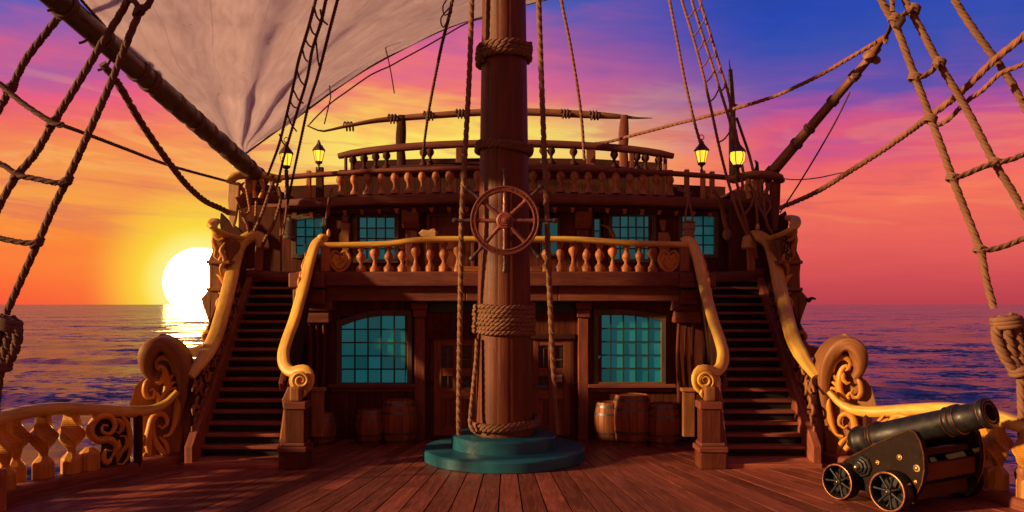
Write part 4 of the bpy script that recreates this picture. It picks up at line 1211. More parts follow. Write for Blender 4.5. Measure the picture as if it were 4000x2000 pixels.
for (x, y) in ((2300,196),(2362,158),(2395,448),(2502,410),(2464,628),(2250,48),(2298,24),(2340,300)):
    mb = MB(); c = P(x, y, D1)
    for k in range(3):
        cc = c+Vector((.010*(k-1), -.01, .034*(k-1)))
        mb.tube(spline([cc+Vector((.066*math.cos(q), .066*math.sin(q), -.03*math.cos(q))) for q in [2*PI*i/10 for i in range(10)]], .03, closed=True), .020, 7, closed=True)
    mb.build('knot', ROPE, rt)
# lashings: fat bundles
def lashing(pts, d, side, label, mat):
    o = thing('rope_lashing', label, 'lashing', P(pts[-1][0], pts[-1][1], d), 'lashings at the foot of the foreground shrouds')
    a, b = P(*pts[0], d), P(*pts[1], d); ax = (b-a).normalized(); s_ = Vector((ax.z, 0, -ax.x))
    L = (b-a).length
    for k in range(4):
        off = (k-1.5)*.085; mb = MB()
        q = [a+s_*off*.35, a+ax*L*.22+s_*off*1.5+Vector((0, -.05+.03*(k % 2), 0)), a+ax*L*.6+s_*off*1.4+Vector((0, -.04, 0)), b+s_*off*.4]
        mb.rope(q, .072, pitch=.42, n=12); mb.build('strand', mat, o)
    mb = MB()
    for k in range(3):
        c = a+ax*(.03+.05*k)
        pts_ = [c+s_*(.17*math.cos(q))+Vector((0, .12*math.sin(q), 0))-ax*.03*math.cos(q) for q in [2*PI*i/12 for i in range(12)]]
        mb.tube(spline(pts_, .03, closed=True), .040, 8, closed=True)
    mb.build('knot', mat, o)
    mb = MB()
    for k in range(2):
        c = b-ax*(.0+.05*k)
        pts_ = [c+s_*(.11*math.cos(q))+Vector((0, .09*math.sin(q), 0)) for q in [2*PI*i/12 for i in range(12)]]
        mb.tube(spline(pts_, .03, closed=True), .042, 8, closed=True)
    mb.build('lower_knot', mat, o)
    return o
lo = lashing([(20, 800), (2, 925)], 10.9, -1, 'dark bundled rope lashing beside the open sea on the sunset side', ROPED)
mb = MB(); mb.rope([P(2, 925, 10.9), P(-8, 1000, 10.95), P(-16, 1090, 11.0)], .06); mb.build('tail', ROPED, lo)
ro = lashing([(2529, 797), (2567, 938)], 10.6, 1, 'brown bundled rope lashing with a knotted tail above the cannon muzzle', ROPE)
mb = MB(); mb.rope([P(2567,938,10.6), P(2570,1000,10.6), P(2572,1080,10.58), P(2573,1160,10.56), P(2571,1210,10.55)], .062); mb.build('tail', ROPE, ro)
# pin post under the right lashing / left edge
for nm, x, d, lb in (('belaying_post', 2574, 10.5, 'orange wooden post under the knotted rope behind the cannon wheel'), ('belaying_post', 0, 10.4, 'orange wooden post at the near end of the twisted balusters')):
    mb = MB(); a = P(x, 1180, d); mb.lathe((a.x, d, 0), [(.075,0),(.08,.3),(.07,.45),(.085,.5),(.06,.55)], 14); o = mb.build(nm, TURNW); tag(o, lb, 'post', 'belaying posts')
mb = MB(); mb.sphere(P(2562, 1192, 10.75), .075, 12, (.7,.7,1.25)); o = mb.build('blue_float', GREENB); tag(o, 'small blue glass float hanging beside the knotted rope', 'float')

# stays running diagonally
rope_thing('stay_rope', PP([(258,160,11.6),(300,215,11.9),(350,300,12.6),(390,360,13.2),(430,415,13.9),(470,465,14.8),(515,505,15.8),(557,525,16.6),(575,535,17)]), .062, ROPED, 'sagging dark rope from the big boom down to the carved corner', group='stays on the sunset side')
rope_thing('stay_rope', PP([(160,316,11.0),(215,336,11.8),(320,376,13.2),(430,417,14.9),(572,456,17.1)]), .030, ROPED, 'thin dark line running past the shrouds to the corner platform', group='stays on the sunset side')
rope_thing('stay_rope', PP([(1962,523,16.6),(2000,508,16.2),(2060,480,15.4),(2132,435,14.4),(2210,385,13.4),(2282,335,12.4),(2345,288,11.4),(2420,230,11.0),(2497,155,10.7),(2576,90,10.4),(2700,-20,10),(2950,-250,9.5)]), .052, ROPER, 'long reddish rope rising from the corner post across the shrouds', group='stays against the blue sky')
rope_thing('stay_rope', PP([(2346,318,11.2),(2380,305,11.1),(2432,255,10.9),(2470,228,10.8),(2517,185,10.6),(2576,160,10.4),(2680,100,10.1),(2900,-30,9.6)]), .036, ROPER, 'shorter red line knotted to a foreground shroud', group='stays against the blue sky')
rope_thing('stay_rope', PP([(1492,362,19.6),(1530,357,19.5),(1568,347,19.3),(1640,328,18.8),(1700,312,18.4),(1800,287,17.6),(1932,248,16.7),(2010,215,16.0),(2070,185,15.5),(2130,150,15),(2205,106,14.5)]), .042, ROPER, 'rope from the top balustrade to the tip of the smaller boom', group='stays against the blue sky')
def thin(name, pts, r, label, mat=None, group=None):
    mb = MB(); mb.tube(spline(PP(pts), .15), r, 6); o = mb.build(name, mat or ROPED); tag(o, label, 'line', group)
thin('thin_line', [(2138,232,15.1),(2105,300,15.4),(2060,380,15.8),(2005,470,16.2),(1962,535,16.5)], .016, 'thin black line dropping from the small boom to the corner post', CHARW)
thin('thin_line', [(1952,443,17.2),(1975,450,17.0),(2010,452,16.8),(2060,447,16.0),(2110,436,14.8),(2132,434,14.45)], .012, 'slack hairline cord from the corner platform to the long rope', CHARW)
thin('thin_line', [(1218,45,15.2),(1174,58,15.4),(1080,112,15.6),(1010,150,15.7),(978,168,15.8),(935,187,15.8),(870,232,16),(829,262,16.2),(790,300,16.4),(776,316,16.6)], .016, 'thin foot line running below the edge of the sail', ROPE)
thin('thin_line', [(964,90,15.3),(972,130,15.4),(977,150,15.5),(984,185,15.5),(992,235,15.6)], .012, 'fine cord hanging from the middle of the sail foot', ROPE)
thin('thin_line', [(829,215,16),(832,245,16),(826,270,16),(816,312,16.3)], .014, 'frayed cord end hanging from the sail near the ladder', CHARW)

# background ratlines left
LA_ = [(818,-110),(794,0),(776,70),(752,150),(735,230),(716,310),(700,370),(674,440)]
LB_ = [(845,-110),(820,0),(808,55),(786,125),(772,200),(745,290),(721,372),(706,430),(690,500)]
LC_ = [(876,-110),(849,0),(827,85),(800,190),(775,270),(755,360),(738,440),(722,520)]
rg = []
for (ax_, ay), (bx_, by) in (((791,20),(806,52)),((779,60),(795,88)),((767,95),(789,120)),((762,128),(776,155)),((748,180),(768,215)),((739,228),(765,260)),((730,255),(752,272)),((722,285),(748,330)),((703,338),(725,370))):
    rg.append([(ax_, ay, 16.6), ((ax_+bx_)/2-2, (ay+by)/2+5, 16.55), (bx_-2, by, 16.6)])
rg += [[(806,25,16.6),(812,50,16.55),(824,62,16.6)], [(795,100,16.6),(800,150,16.6),(806,175,16.6)]]
zd = lambda l: [(p[0], p[1], 12.2+max(-1.2, p[1]/440*4.7)) for p in l]
ladder('background_ratlines', [zd(LA_), zd(LB_), zd(LC_)], [zd(q) for q in rg], .029, .017, ROPED, 'dark rope ladder crossing the sail down to the railing lanterns', 'background rope ladders', P(720, 430, 16.7))
LE = [(1706,-40),(1715,0),(1738,75),(1763,165),(1788,270),(1805,350),(1823,425),(1843,495),(1860,545),(1880,592)]
LF = [(1732,-40),(1740,0),(1768,90),(1803,200),(1833,295),(1853,372)]
LG = [(1750,-40),(1760,0),(1788,90),(1813,175),(1832,235),(1842,290)]
rg = []
for (ax_, ay), (bx_, by) in (((1727,45),(1748,22)),((1739,90),(1762,68)),((1752,130),(1772,98)),((1762,170),(1786,140)),((1773,208),(1798,175)),((1785,256),(1808,225)),((1808,358),(1838,328))):
    rg.append([(ax_, ay, 16.6), ((ax_*.5+bx_*.5), (ay+by)/2+6, 16.55), (bx_, by, 16.6)])
for (ax_, ay), (bx_, by) in (((1752,30),(1765,2)),((1764,62),(1775,32)),((1775,110),(1788,80)),((1790,145),(1800,120)),((1802,185),(1813,165)),((1813,230),(1826,205))):
    rg.append([(ax_, ay, 16.6), ((ax_+bx_)/2+2, (ay+by)/2+4, 16.55), (bx_, by, 16.6)])
ladder('background_ratlines', [dd(LE, 16.7), dd(LF, 16.7), dd(LG, 16.7)], rg, .032, .018, ROPER, 'reddish rope ladder against the blue sky above the lanterns', 'background rope ladders', P(1823, 425, 16.7))
rope_thing('lantern_rope', PP([(1675,-50,17),(1684,0,17),(1703,100,17),(1722,200,17),(1745,300,17.1),(1762,360,17.2)]), .034, ROPER, 'single reddish rope running down to the lantern by the right ladder', 'rope')

# ================================================================ pole behind right corner
mb = MB(); mb.tube([P(1834,150,17.4), P(1837,178,17.4)], [.008,.02], 6); mb.tube(spline(PP([(1837,175,17.4),(1841,260,17.4),(1843,350,17.4),(1846,445,17.4)]), .3), [.045,.07,.085,.10], 12)
o = mb.build('signal_pole', SPARW); tag(o, 'dark upright pole with a spike standing on the far corner platform', 'pole')
for a, lb in (([(1853,296,17.5),(1868,340,17.5),(1885,390,17.4),(1898,445,17.3)], 'thin dark rod leaning beside the upright pole'), ([(1850,325,17.5),(1858,370,17.5),(1872,445,17.4)], 'short dark rod leaning just behind the globe lantern')):
    mb = MB(); mb.tube(spline(PP(a), .2), .032, 8); o = mb.build('leaning_rod', SPARW); tag(o, lb, 'rod')
mb = MB(); mb.prism([P(1893,445,17.3), P(1903,415,17.3), P(1900,402,17.3), P(1908,408,17.3), P(1910,430,17.3), P(1918,445,17.3)], (0,.06,0)); o = mb.build('carved_finial', DARKW); tag(o, 'small dark carved finial on the right corner platform rail', 'finial')
mb = MB(); mb.prism([P(1847,260,17.35), P(1858,263,17.35), P(1850,268,17.35)], (0,.02,0)); o = mb.build('pennant', SPARW2); tag(o, 'tiny pennant on the dark signal pole', 'pennant')

# ================================================================ lanterns
def lantern(loc, s=1.0, globe=False, label='', ring=True):
    L = thing('lantern', label, 'lantern', loc, 'lit lanterns on the poop railing'); o = Vector(loc)
    n = 16 if globe else 6
    prof = [(.075,0),(.14,.10),(.155,.20),(.13,.30),(.11,.33)] if globe else [(.072,0),(.082,.02),(.135,.27),(.135,.28)]
    mb = MB(); mb.lathe(o+Vector((0,0,.06*s)), [(a*s, b*s) for a, b in prof], n, smooth=globe); mb.build('glass', LAMP, L)
    mb = MB(); mb.sphere(o+Vector((0,-.02*s,.17*s)), .03*s, 8, (1,1,1.6)); mb.build('flame', FLAME, L)
    mb = MB()
    for k in range(6):
        a = 2*PI*k/6
        if globe: pts = [o+Vector((r*1.03*s*math.cos(a), r*1.03*s*math.sin(a), (z+.06)*s)) for r, z in prof]
        else: pts = [o+Vector((.08*s*math.cos(a), .08*s*math.sin(a), .06*s)), o+Vector((.141*s*math.cos(a), .141*s*math.sin(a), .34*s))]
        mb.tube(pts, .009*s, 6)
    for r, z in ((.086,.07),(.148,.34)): mb.lathe(o, [((r-.012)*s, (z-.012)*s), (r*s, (z-.012)*s), (r*s, (z+.012)*s), ((r-.012)*s, (z+.012)*s)], 6 if not globe else 16, smooth=False, ring=True)
    mb.build('cage', CHARW, L)
    mb = MB(); mb.lathe(o+Vector((0,0,.34*s)), [(.175*s,0),(.165*s,.025*s),(.085*s,.12*s),(.05*s,.17*s),(.05*s,.20*s),(.02*s,.23*s),(.028*s,.25*s),(0,.27*s)], 6 if not globe else 14, smooth=False); mb.build('roof', SPARW, L)
    mb = MB(); mb.lathe(o, [(.0,-.03*s),(.035*s,-.02*s),(.03*s,.0),(.08*s,.03*s),(.09*s,.06*s)], 12); mb.lathe(o+Vector((0,0,-.14*s)), [(.02*s,0),(.04*s,.05*s),(.02*s,.09*s),(.02*s,.13*s)], 10); mb.build('base', SPARW, L)
    if ring:
        mb = MB(); mb.tube(spline([o+Vector((.05*math.cos(q)*s, 0, (.64+.06*math.sin(q))*s)) for q in [2*PI*i/8 for i in range(8)]], .02, closed=True), .010*s, 6, closed=True); mb.build('ring', CHARW, L)
    return L
lantern(P(720, 426, 17.0), .98, label='lit lantern hanging in front of the dark rope ladder')
lantern(P(802, 414, 17.5), .90, label='lit lantern standing on a railing post just right of the dark ladder', ring=False)
lantern(P(1765, 418, 17.3), .98, label='lit lantern hanging under the single reddish rope', ring=True)
lantern(P(1855, 424, 17.1), 1.05, globe=True, label='lit globe shaped lantern beside the dark upright pole', ring=False)
for px, d, y0, y1, lb in ((720, 17.0, 428, 500, 'twisted iron bracket holding the lantern by the dark ladder'), (1855, 17.1, 424, 452, 'short iron bracket under the globe lantern')):
    mb = MB(); mb.rope([P(px, y0, d), P(px+2, (y0+y1)/2, d), P(px-1, y1, d)], .045, pitch=.3); o = mb.build('lantern_bracket', SPARW); tag(o, lb, 'bracket')
mb = MB(); mb.tube(spline(PP([(800,374,17.5),(796,370,17.5),(790,371,17.5)]), .03), .012, 6); mb.tube(spline(PP([(801,374,17.5),(806,367,17.5),(812,368,17.5)]), .03), .016, 6); o = mb.build('lantern_bird', SPARW); tag(o, 'tiny bird shaped finial on the lantern right of the dark ladder', 'finial')

# ================================================================ booms and sail
def boom(name, pts, r0, r1, mat, label, bands, capsz=0):
    b = thing(name, label, 'boom', pts[0]); mb = MB()
    pts = spline(pts, .3); rr = [r0+(r1-r0)*i/12*(1) for i in range(13)]
    mb.tube(pts, rr, 20); mb.build('spar', mat, b)
    T = (pts[-1]-pts[0])
    for tt in bands:
        c = pts[0]+T*tt; r = r0+(r1-r0)*tt; mb = MB(); ax = T.normalized()
        nrm = ax.orthogonal().normalized(); bn = ax.cross(nrm)
        wd = random.choice((2, 3, 4))
        for k in range(wd):
            cc = c+ax*(k*.035+random.uniform(-.004,.004))
            tl = random.uniform(-.035, .035)
            q = [cc+(nrm*math.cos(a)+bn*math.sin(a))*(r+.012)+ax*tl*math.cos(a) for a in [2*PI*i/14 for i in range(14)]]
            mb.tube(spline(q, .06, closed=True), .018, 6, closed=True)
        mb.build('lashing', ROPED, b)
    return b, pts
BL = [P(20,-110,9.2), P(338,148,12.2), P(640,446,17.4)]
BL = [P(20,-110,9.6), P(660,452,17.5)]
bm_, _ = boom('big_boom', BL, .165, .165, SPARW, 'thick dark boom with lashings slanting down from the sail to the corner platform', [.13,.24,.36,.40,.50,.56,.60,.66,.72,.78,.86,.90,.965])
for tt in (.47,.545,.64,.74,.84):
    c = BL[0].lerp(BL[1], tt); ax = (BL[1]-BL[0]).normalized(); mb = MB(); mb.lathe(c, [(.168,-.30),(.182,-.24),(.186,0),(.182,.24),(.168,.28)], 18, axis=ax); mb.build('fish_plank', SPARW, bm_)
bm2, pp2 = boom('small_boom', [P(1926,452,17.4), P(2210,120,14.9)], .125, .070, SPARW2, 'smaller brown boom rising outboard against the pink and blue sky', [.05,.30,.42,.62,.80])
mb = MB(); c = P(2190,140,15.0); ax = (pp2[-1]-pp2[0]).normalized(); mb.lathe(c, [(.09,-.10),(.13,-.07),(.12,.05),(.08,.10)], 12, axis=ax); mb.lathe(P(2196,152,14.95)+Vector((.07,0,-.0)), [(0,-.03),(.07,-.025),(.07,.025),(0,.03)], 14, axis=(0,1,0)); mb.build('block', BROWNW, bm2)
mb = MB(); mb.tube(spline(PP([(2200,128,14.95),(2214,104,14.7),(2228,92,14.5)]), .05), [.085,.075,.05], 12); mb.tube(spline([P(2228,98,14.4)+Vector((0,.07*math.cos(q),.07*math.sin(q))) for q in [2*PI*i/8 for i in range(8)]], .03, closed=True), .022, 6, closed=True); mb.build('tip', BROWNW, bm2)
rope_thing('masthead_pendant', PP([(2228,94,14.4),(2236,78,13.4),(2242,62,12.4),(2244,40,11.6),(2243,20,11.2)]), .035, ROPED, 'short dark pendant joining the small boom tip to the shroud', 'rope')
mb = MB(); mb.lathe(P(2263,58,10.75), [(0,-.09),(.05,-.08),(.055,-.02),(.06,.06),(.04,.09),(0,.1)], 12, axis=(.5,0,.9)); o = mb.build('pulley_block', CHARW); tag(o, 'small dark pulley block hitched beside the upper shroud knot', 'pulley')

def sail():
    Lp = [(612,391,16.7),(575,368,16.2),(520,318,15.2),(488,285,14.6),(462,258,14.2),(430,232,13.6),(395,208,13.1),(345,176,12.5),(300,125,11.9),(260,60,11.4),(205,0,10.8),(110,-120,10.0)]
    Rp = [(612,391,16.7),(630,375,16.7),(650,357,16.6),(690,334,16.5),(735,308,16.4),(800,255,16.3),(870,208,16.1),(964,148,15.9),(1040,112,15.7),(1130,68,15.5),(1250,30,15.4),(1470,-25,15.3)]
    L = spline(PP(Lp), .12); R = spline(PP(Rp), .12)
    def at(S, t_): 
        i = t_*(len(S)-1); k = min(int(i), len(S)-2); return S[k].lerp(S[k+1], i-k)
    M_, N_ = 110, 110; vs = []; uv = []
    for i in range(M_+1):
        t_ = i/M_
        a, b = at(L, t_), at(R, t_)
        for j in range(N_+1):
            w_ = j/N_; p = a.lerp(b, w_)
            W = (b-a).length
            bl = math.sin(PI*w_)**.8*.22*W*.55
            # arcs of the cloth rise between the edges so rows bow outwards from the clew
            p = p+Vector((.10*bl, bl*.9, .10*bl*math.sin(PI*w_)))
            env = math.sin(PI*min(1, max(0, w_)))*min(1, t_*3)
            f = .20*math.exp(-((w_-.17)/.05)**2)+.30*math.exp(-((w_-.36)/.06)**2)-.16*math.exp(-((w_-.27)/.045)**2)+.16*math.exp(-((w_-.55)/.07)**2)+.025*math.sin(w_*34+2*t_)+.01*math.sin(w_*71+1)
            f += .06*math.sin(w_*15-3*t_)
            p = p-Vector((0,1,.1))*f*env*(1.2-.45*t_)*1.2
            vs.append(p); uv.append((t_*9, w_*W*0+w_*10))
    mb = MB(); fs = []; uvs = []; n = N_+1
    for i in range(M_):
        for j in range(N_):
            f = (i*n+j, i*n+j+1, (i+1)*n+j+1, (i+1)*n+j); fs.append(f); uvs.append([uv[k] for k in f])
    sl = thing('sail', 'large weathered pinkish canvas sail stretched above the big boom', 'sail', P(612, 391, 16.7))
    mb.add(vs, fs, uvs, True, .5); o = mb.build('canvas', SAIL, sl)
    so_ = o.modifiers.new('thick', 'SOLIDIFY'); so_.thickness = .012
    for S, nm in ((L, 'leech_rope'), (R, 'foot_rope')):
        m2 = MB(); m2.rope([S[k] for k in range(0, len(S), 6)]+[S[-1]], .022, n=8); m2.build(nm, ROPED, sl)
    # lacing between leech and boom
    m3 = MB()
    for t_ in (.70, .78, .90):
        a = at(L, t_); m3.tube(spline([a, a+Vector((-.10,0,-.02)), a+Vector((-.12,-.2,-.28)), a+Vector((-.22,-.25,-.35))], .05), .02, 6)
    m3.build('lacing', ROPED, sl)
sail()

# ================================================================ corner platforms and quarter carvings
def corner(side):
    M = (lambda p: Vector(p)) if side < 0 else mir
    nm = 'left' if side < 0 else 'right'
    lab = 'carved corner platform with a pale hanging plank and tangled gear by the sun' if side < 0 else 'carved corner platform with a dark plank and tangled ropes by the small boom'
    c = thing('corner_platform', lab, 'platform', M((-5.9, 17.2, 3.3)), 'corner platforms of the quarterdeck')
    mb = MB(); pts = [M(p) for p in PP([(700,452,17.5),(672,445,17.3),(640,440,17.15),(603,441,17.0),(584,447,16.95),(576,458,17.0)])]
    mb.sweep(spline(pts, .08), rsec(.34, .17, 12, 3), lambda t: 1 if t < .9 else 1-.4*(t-.9)*10, up=(0,0,1)); mb.build('top_rail', GOLDW if side < 0 else BROWNW, c)
    mb = MB(); pl = [(574,458),(602,458),(600,500),(592,552),(586,572),(575,550),(572,500)] if side < 0 else [(576,455),(602,455),(600,520),(596,578),(584,578),(578,520)]
    mb.prism([M(P(x, y, 16.95)) for x, y in pl], (0,.12,0), gd=(0,0,1)); mb.build('corner_plank', PALEW if side < 0 else BEAMW, c, .015)
    # cross beam
    mb = MB(); mb.sweep(spline([M(p) for p in PP([(596,512,17.0),(640,498,17.2),(700,496,17.5)])], .1), rsec(.22, .28, 10, 4), up=(0,0,1)); mb.build('cross_beam', BEAMW, c)
    # dark inner wall
    mb = MB(); mb.prism([M(P(x, y, 17.45)) for x, y in [(600,520),(706,520),(706,690),(598,690)]], (0,.1,0), gd=(0,0,1)); mb.build('inner_wall', WALLW, c, .01)
    # curved brackets between rail and beam
    mb = MB()
    for x, b_ in ((622,8),(642,-4),(657,6)):
        mb.tube(spline([M(p) for p in PP([(x,452,17.1),(x+b_,475,17.08),(x-2,498,17.1)])], .05), [.06,.035,.06], 8)
    curl(mb, lambda p: M(P(p[0], p[1], 17.05)), [(605,497),(616,484),(606,470),(615,458)], .05, a=.6)
    mb.build('bracket', CARVW, c)
    # U-shaped golden quarter rail
    mb = MB(); pts = PP([(540,556,15.9),(534,566,15.62),(543,580,15.6),(562,590,15.85),(590,598,16.5),(612,600,17.1),(634,598,17.35)]) if side < 0 else PP([(552,548,16.4),(541,551,16.0),(537,562,15.65),(546,578,15.6),(566,590,15.85),(592,598,16.5),(614,600,17.1),(636,598,17.35)])
    mb.sweep(spline([M(p) for p in pts], .06), rsec(.22, .12, 12, 3), up=(0,0,1)); mb.build('quarter_rail', GOLDW, c)
    # quarter gallery body below it, hanging outboard
    mb = MB(); body = [(536,570),(584,606),(574,660),(560,720),(543,780),(530,812),(520,866),(513,862),(508,842),(524,812),(517,790),(503,752),(524,728),(525,690),(522,655),(533,630),(530,600)]
    mb.prism([M(P(x, y, 15.95)) for x, y in body], (0,.55,0), gd=(0,0,1)); mb.build('quarter_gallery', BROWNW, c, .05)
    for y in (660, 728):
        mb = MB(); q = M(P(552, y, 15.9)); mb.obox(q+Vector((0,.25,0)), (.24,0,0), (0,.34,0), (0,0,.035), 0); mb.build('moulding', BROWNW, c, .02)
    mb = MB(); h = lambda p: M(P(p[0], p[1], 15.86))
    curl(mb, h, [(535,575),(540,592),(552,604),(563,600),(560,588),(550,590)], .05, a=.5)
    curl(mb, h, [(536,585),(538,610),(545,628),(540,645),(552,655)], .05)
    curl(mb, h, [(566,610),(556,632),(566,652),(555,676),(560,700)], .055); curl(mb, h, [(545,690),(558,700),(566,720),(556,740),(548,730)], .055)
    curl(mb, h, [(556,745),(548,765),(554,785),(544,800)], .055); curl(mb, h, [(515,860),(512,845),(522,835),(532,845),(527,858)], .05)
    curl(mb, h, [(560,640),(552,660),(562,672)], .045)
    mb.build('scroll_carving', CARVW, c)
    # buttress below, leading to the stair side
    mb = MB(); mb.prism([M(P(x, y, 17.25)) for x, y in [(590,600),(612,600),(600,700),(575,800),(545,880),(500,900),(455,888),(470,876),(505,868),(545,806),(575,720)]], (0,.3,0), gd=(0,0,1)); mb.build('buttress', BROWNW, c, .04)
    if side > 0:
        mb = MB(); mb.tube(spline([M(p) for p in PP([(505,756,15.8),(495,750,15.7),(485,753,15.65)])], .04), [.05,.03,.012], 8); mb.build('hook', DARKW, c); mb = MB()
        mb.prism([M(P(x, y, 17.2)) for x, y in [(596,505),(606,512),(610,540),(596,590),(560,580),(556,562),(564,530),(590,548)]], (0,.08,0)); mb.build('cleat_horn', DARKW, c, .01)
    else:
        mb = MB(); mb.prism([M(P(x, y, 17.2)) for x, y in [(555,535),(575,555),(600,575),(620,598),(590,600),(556,590),(552,560)]], (0,.1,0)); mb.build('dark_board', DARKW, c, .01)
    return c
corner(-1); corner(1)
# tangled gear: left
def gear(name, polys, r, mat, label, cat='rope'):
    g = thing(name, label, cat, P(*polys[0][0])); 
    for p in polys:
        mb = MB(); mb.rope(PP(p), r, n=9, pitch=r*6); mb.build('strand', mat, g)
    return g
gear('tangled_tackle', [[(618,460,16.9),(624,500,16.85),(628,530,16.85),(612,545,16.8),(622,565,16.85),(626,585,16.9)], [(606,530,16.85),(614,548,16.8),(620,562,16.8)],
      [(645,505,16.85),(643,545,16.85),(640,572,16.9)]], .032, BROWNW, 'twiggy brown tackle hanging under the left corner rail')
gear('tangled_tackle', [[(690,450,16.8),(676,490,16.75),(662,530,16.75),(650,560,16.75),(640,580,16.8)], [(700,470,16.8),(706,500,16.8),(698,535,16.8),(685,570,16.85),(668,600,16.9),(660,620,17)], [(687,440,16.8),(682,460,16.8),(694,475,16.8),(704,492,16.8)]], .040, ROPE, 'thick rope tackle falling from the ladder foot to the stair rail')
gear('tangled_tackle', [[(722,516,16.8),(718,550,16.8),(712,590,16.8)],[(719,520,16.85),(708,560,16.85),(706,592,16.85)]], .026, ROPER, 'two reddish rope ends hanging in front of the upper cabin wall')
# right
gear('tangled_tackle', [[(1848,448,16.7),(1856,470,16.7),(1862,510,16.7),(1874,548,16.75),(1884,585,16.8)], [(1862,440,16.8),(1868,470,16.7),(1856,500,16.7)], [(1884,462,16.8),(1898,490,16.75),(1888,520,16.75),(1868,545,16.8)],
   [(1900,495,16.75),(1910,520,16.7),(1924,545,16.7),(1932,570,16.7),(1942,586,16.8)], [(1912,455,16.8),(1916,490,16.7),(1930,500,16.7),(1938,520,16.7),(1924,545,16.7)], [(1900,500,16.75),(1904,530,16.7),(1906,566,16.7)], [(1928,460,16.8),(1930,480,16.75),(1922,500,16.7),(1924,540,16.7)], [(1868,545,16.8),(1880,575,16.85),(1898,608,16.9),(1905,650,17)]],
   .034, ROPER, 'web of knotted reddish ropes under the right corner rail')
mb = MB(); mb.sphere(P(1906,572,16.65), .055, 10, (.8,.8,1.5)); o = mb.build('wooden_toggle', PALEW); tag(o, 'small pale wooden toggle hanging from the knotted ropes', 'toggle')
mb = MB()
for k in range(5):
    c = P(1975+k*1.5, 590+k*14, 15.75); mb.tube(spline([c+Vector((.03*math.cos(q), (.04*math.sin(q) if k % 2 else 0), (.06*math.sin(q) if k % 2 == 0 else .04*math.cos(q)))) for q in [2*PI*i/8 for i in range(8)]], .02, closed=True), .014, 6, closed=True)
o = mb.build('chain', IRON); tag(o, 'short iron chain hanging outside the right quarter rail', 'chain')

# ================================================================ things hanging on the upper cabin
pd = thing('wrapped_pendant', 'sackcloth wrapped weight slung by a red rope loop in front of the upper window', 'weight', P(1733, 600, 15.6))
mb = MB(); mb.lathe(P(1733, 606, 15.6), [(.09,0),(.12,.05),(.10,.13),(.115,.18),(.13,.26),(.115,.34),(.10,.39),(.05,.41)], 16); mb.build('sack', SACK, pd)
mb = MB()
for y in (560, 577): mb.lathe(P(1733, y, 15.6), [(.115,-.015),(.132,0),(.115,.015)], 14)
mb.build('binding', ROPED, pd)
mb = MB(); mb.rope(PP([(1723,560,15.55),(1726,530,15.6),(1731,505,15.7),(1729,485,15.9),(1725,478,16.1)]), .022); mb.rope(PP([(1743,560,15.55),(1739,530,15.6),(1732,505,15.7)]), .022); mb.build('sling', ROPER, pd)
mb = MB(); mb.rope(PP([(1708,475,17.1),(1722,480,17.0),(1738,490,17.0)]), .055, pitch=.3); o = mb.build('rope_stub', ROPE); tag(o, 'stub of thick rope lying over the poop beam above the wrapped weight', 'rope')
ld = thing('hanging_ladle', 'long reddish ladle with a round grey bowl hanging right of the upper window', 'ladle', P(1828, 590, 17))
mb = MB(); mb.tube(spline(PP([(1792,478,17.0),(1805,492,17.0),(1815,520,17.2),(1823,560,17.3),(1828,578,17.3)]), .1), [.05,.035,.04,.05,.05], 9); mb.build('handle', ROPER, ld)
mb = MB(); mb.sphere(P(1829, 590, 17.3), .10, 14, (1,.45,1.3)); mb.build('bowl', STONE, ld)
lp = thing('rope_loop', 'red rope loop hanging from the poop railing over the upper left window edge', 'rope', P(826, 480, 17.1))
mb = MB(); mb.rope(PP([(836,472,17.0),(829,492,17.0),(824,520,17.1),(821,548,17.2),(826,540,17.2),(830,515,17.1),(830,495,17.0)]), .022); mb.build('loop', ROPER, lp)
def wallpiece(px, parts, label, nm, mat):
    t_ = thing(nm, label, 'wall ornament', P(px, 640, 17.9))
    for name, poly, m in parts:
        mb = MB(); mb.prism([P(x, y, 17.84) for x, y in poly], (0,.13,0), gd=(0,0,1)); mb.build(name, m, t_, .02)
wallpiece(867, [('head', [(862,532),(874,532),(878,545),(876,560),(862,560),(860,548)], BEAMW), ('body', [(858,562),(880,560),(879,600),(878,640),(862,640),(860,612),(852,610),(852,588),(858,584)], BROWNW), ('slot', [(866,591),(871,591),(871,600),(866,600)], SHADE)], 'stepped brown wooden figure mounted between the two upper left windows', 'wall_figure', BROWNW)
wallpiece(1672, [('head', [(1661,552),(1677,552),(1676,568),(1673,582),(1666,582),(1662,568)], BROWNW), ('body', [(1657,584),(1682,584),(1688,600),(1684,640),(1664,640),(1656,610)], BROWNW)], 'brown keyhole shaped carving mounted left of the far right upper window', 'wall_figure', BROWNW)
wallpiece(722, [('upper', [(716,548),(728,546),(734,560),(736,590),(722,592),(714,584)], STONE), ('lower', [(712,592),(738,592),(738,602),(712,600)], STONE)], 'grey folded bundle hanging on the wall beside the left rope ladder', 'wall_bundle', STONE)
mb = MB(); mb.tube(spline(PP([(1510,565,17.9),(1530,572,17.85),(1540,585,17.8),(1546,602,17.8)]), .08), [.02,.035,.05,.04], 8); o = mb.build('curved_horn', BROWNW); tag(o, 'curved brown horn leaning beside the narrow teal window', 'horn')

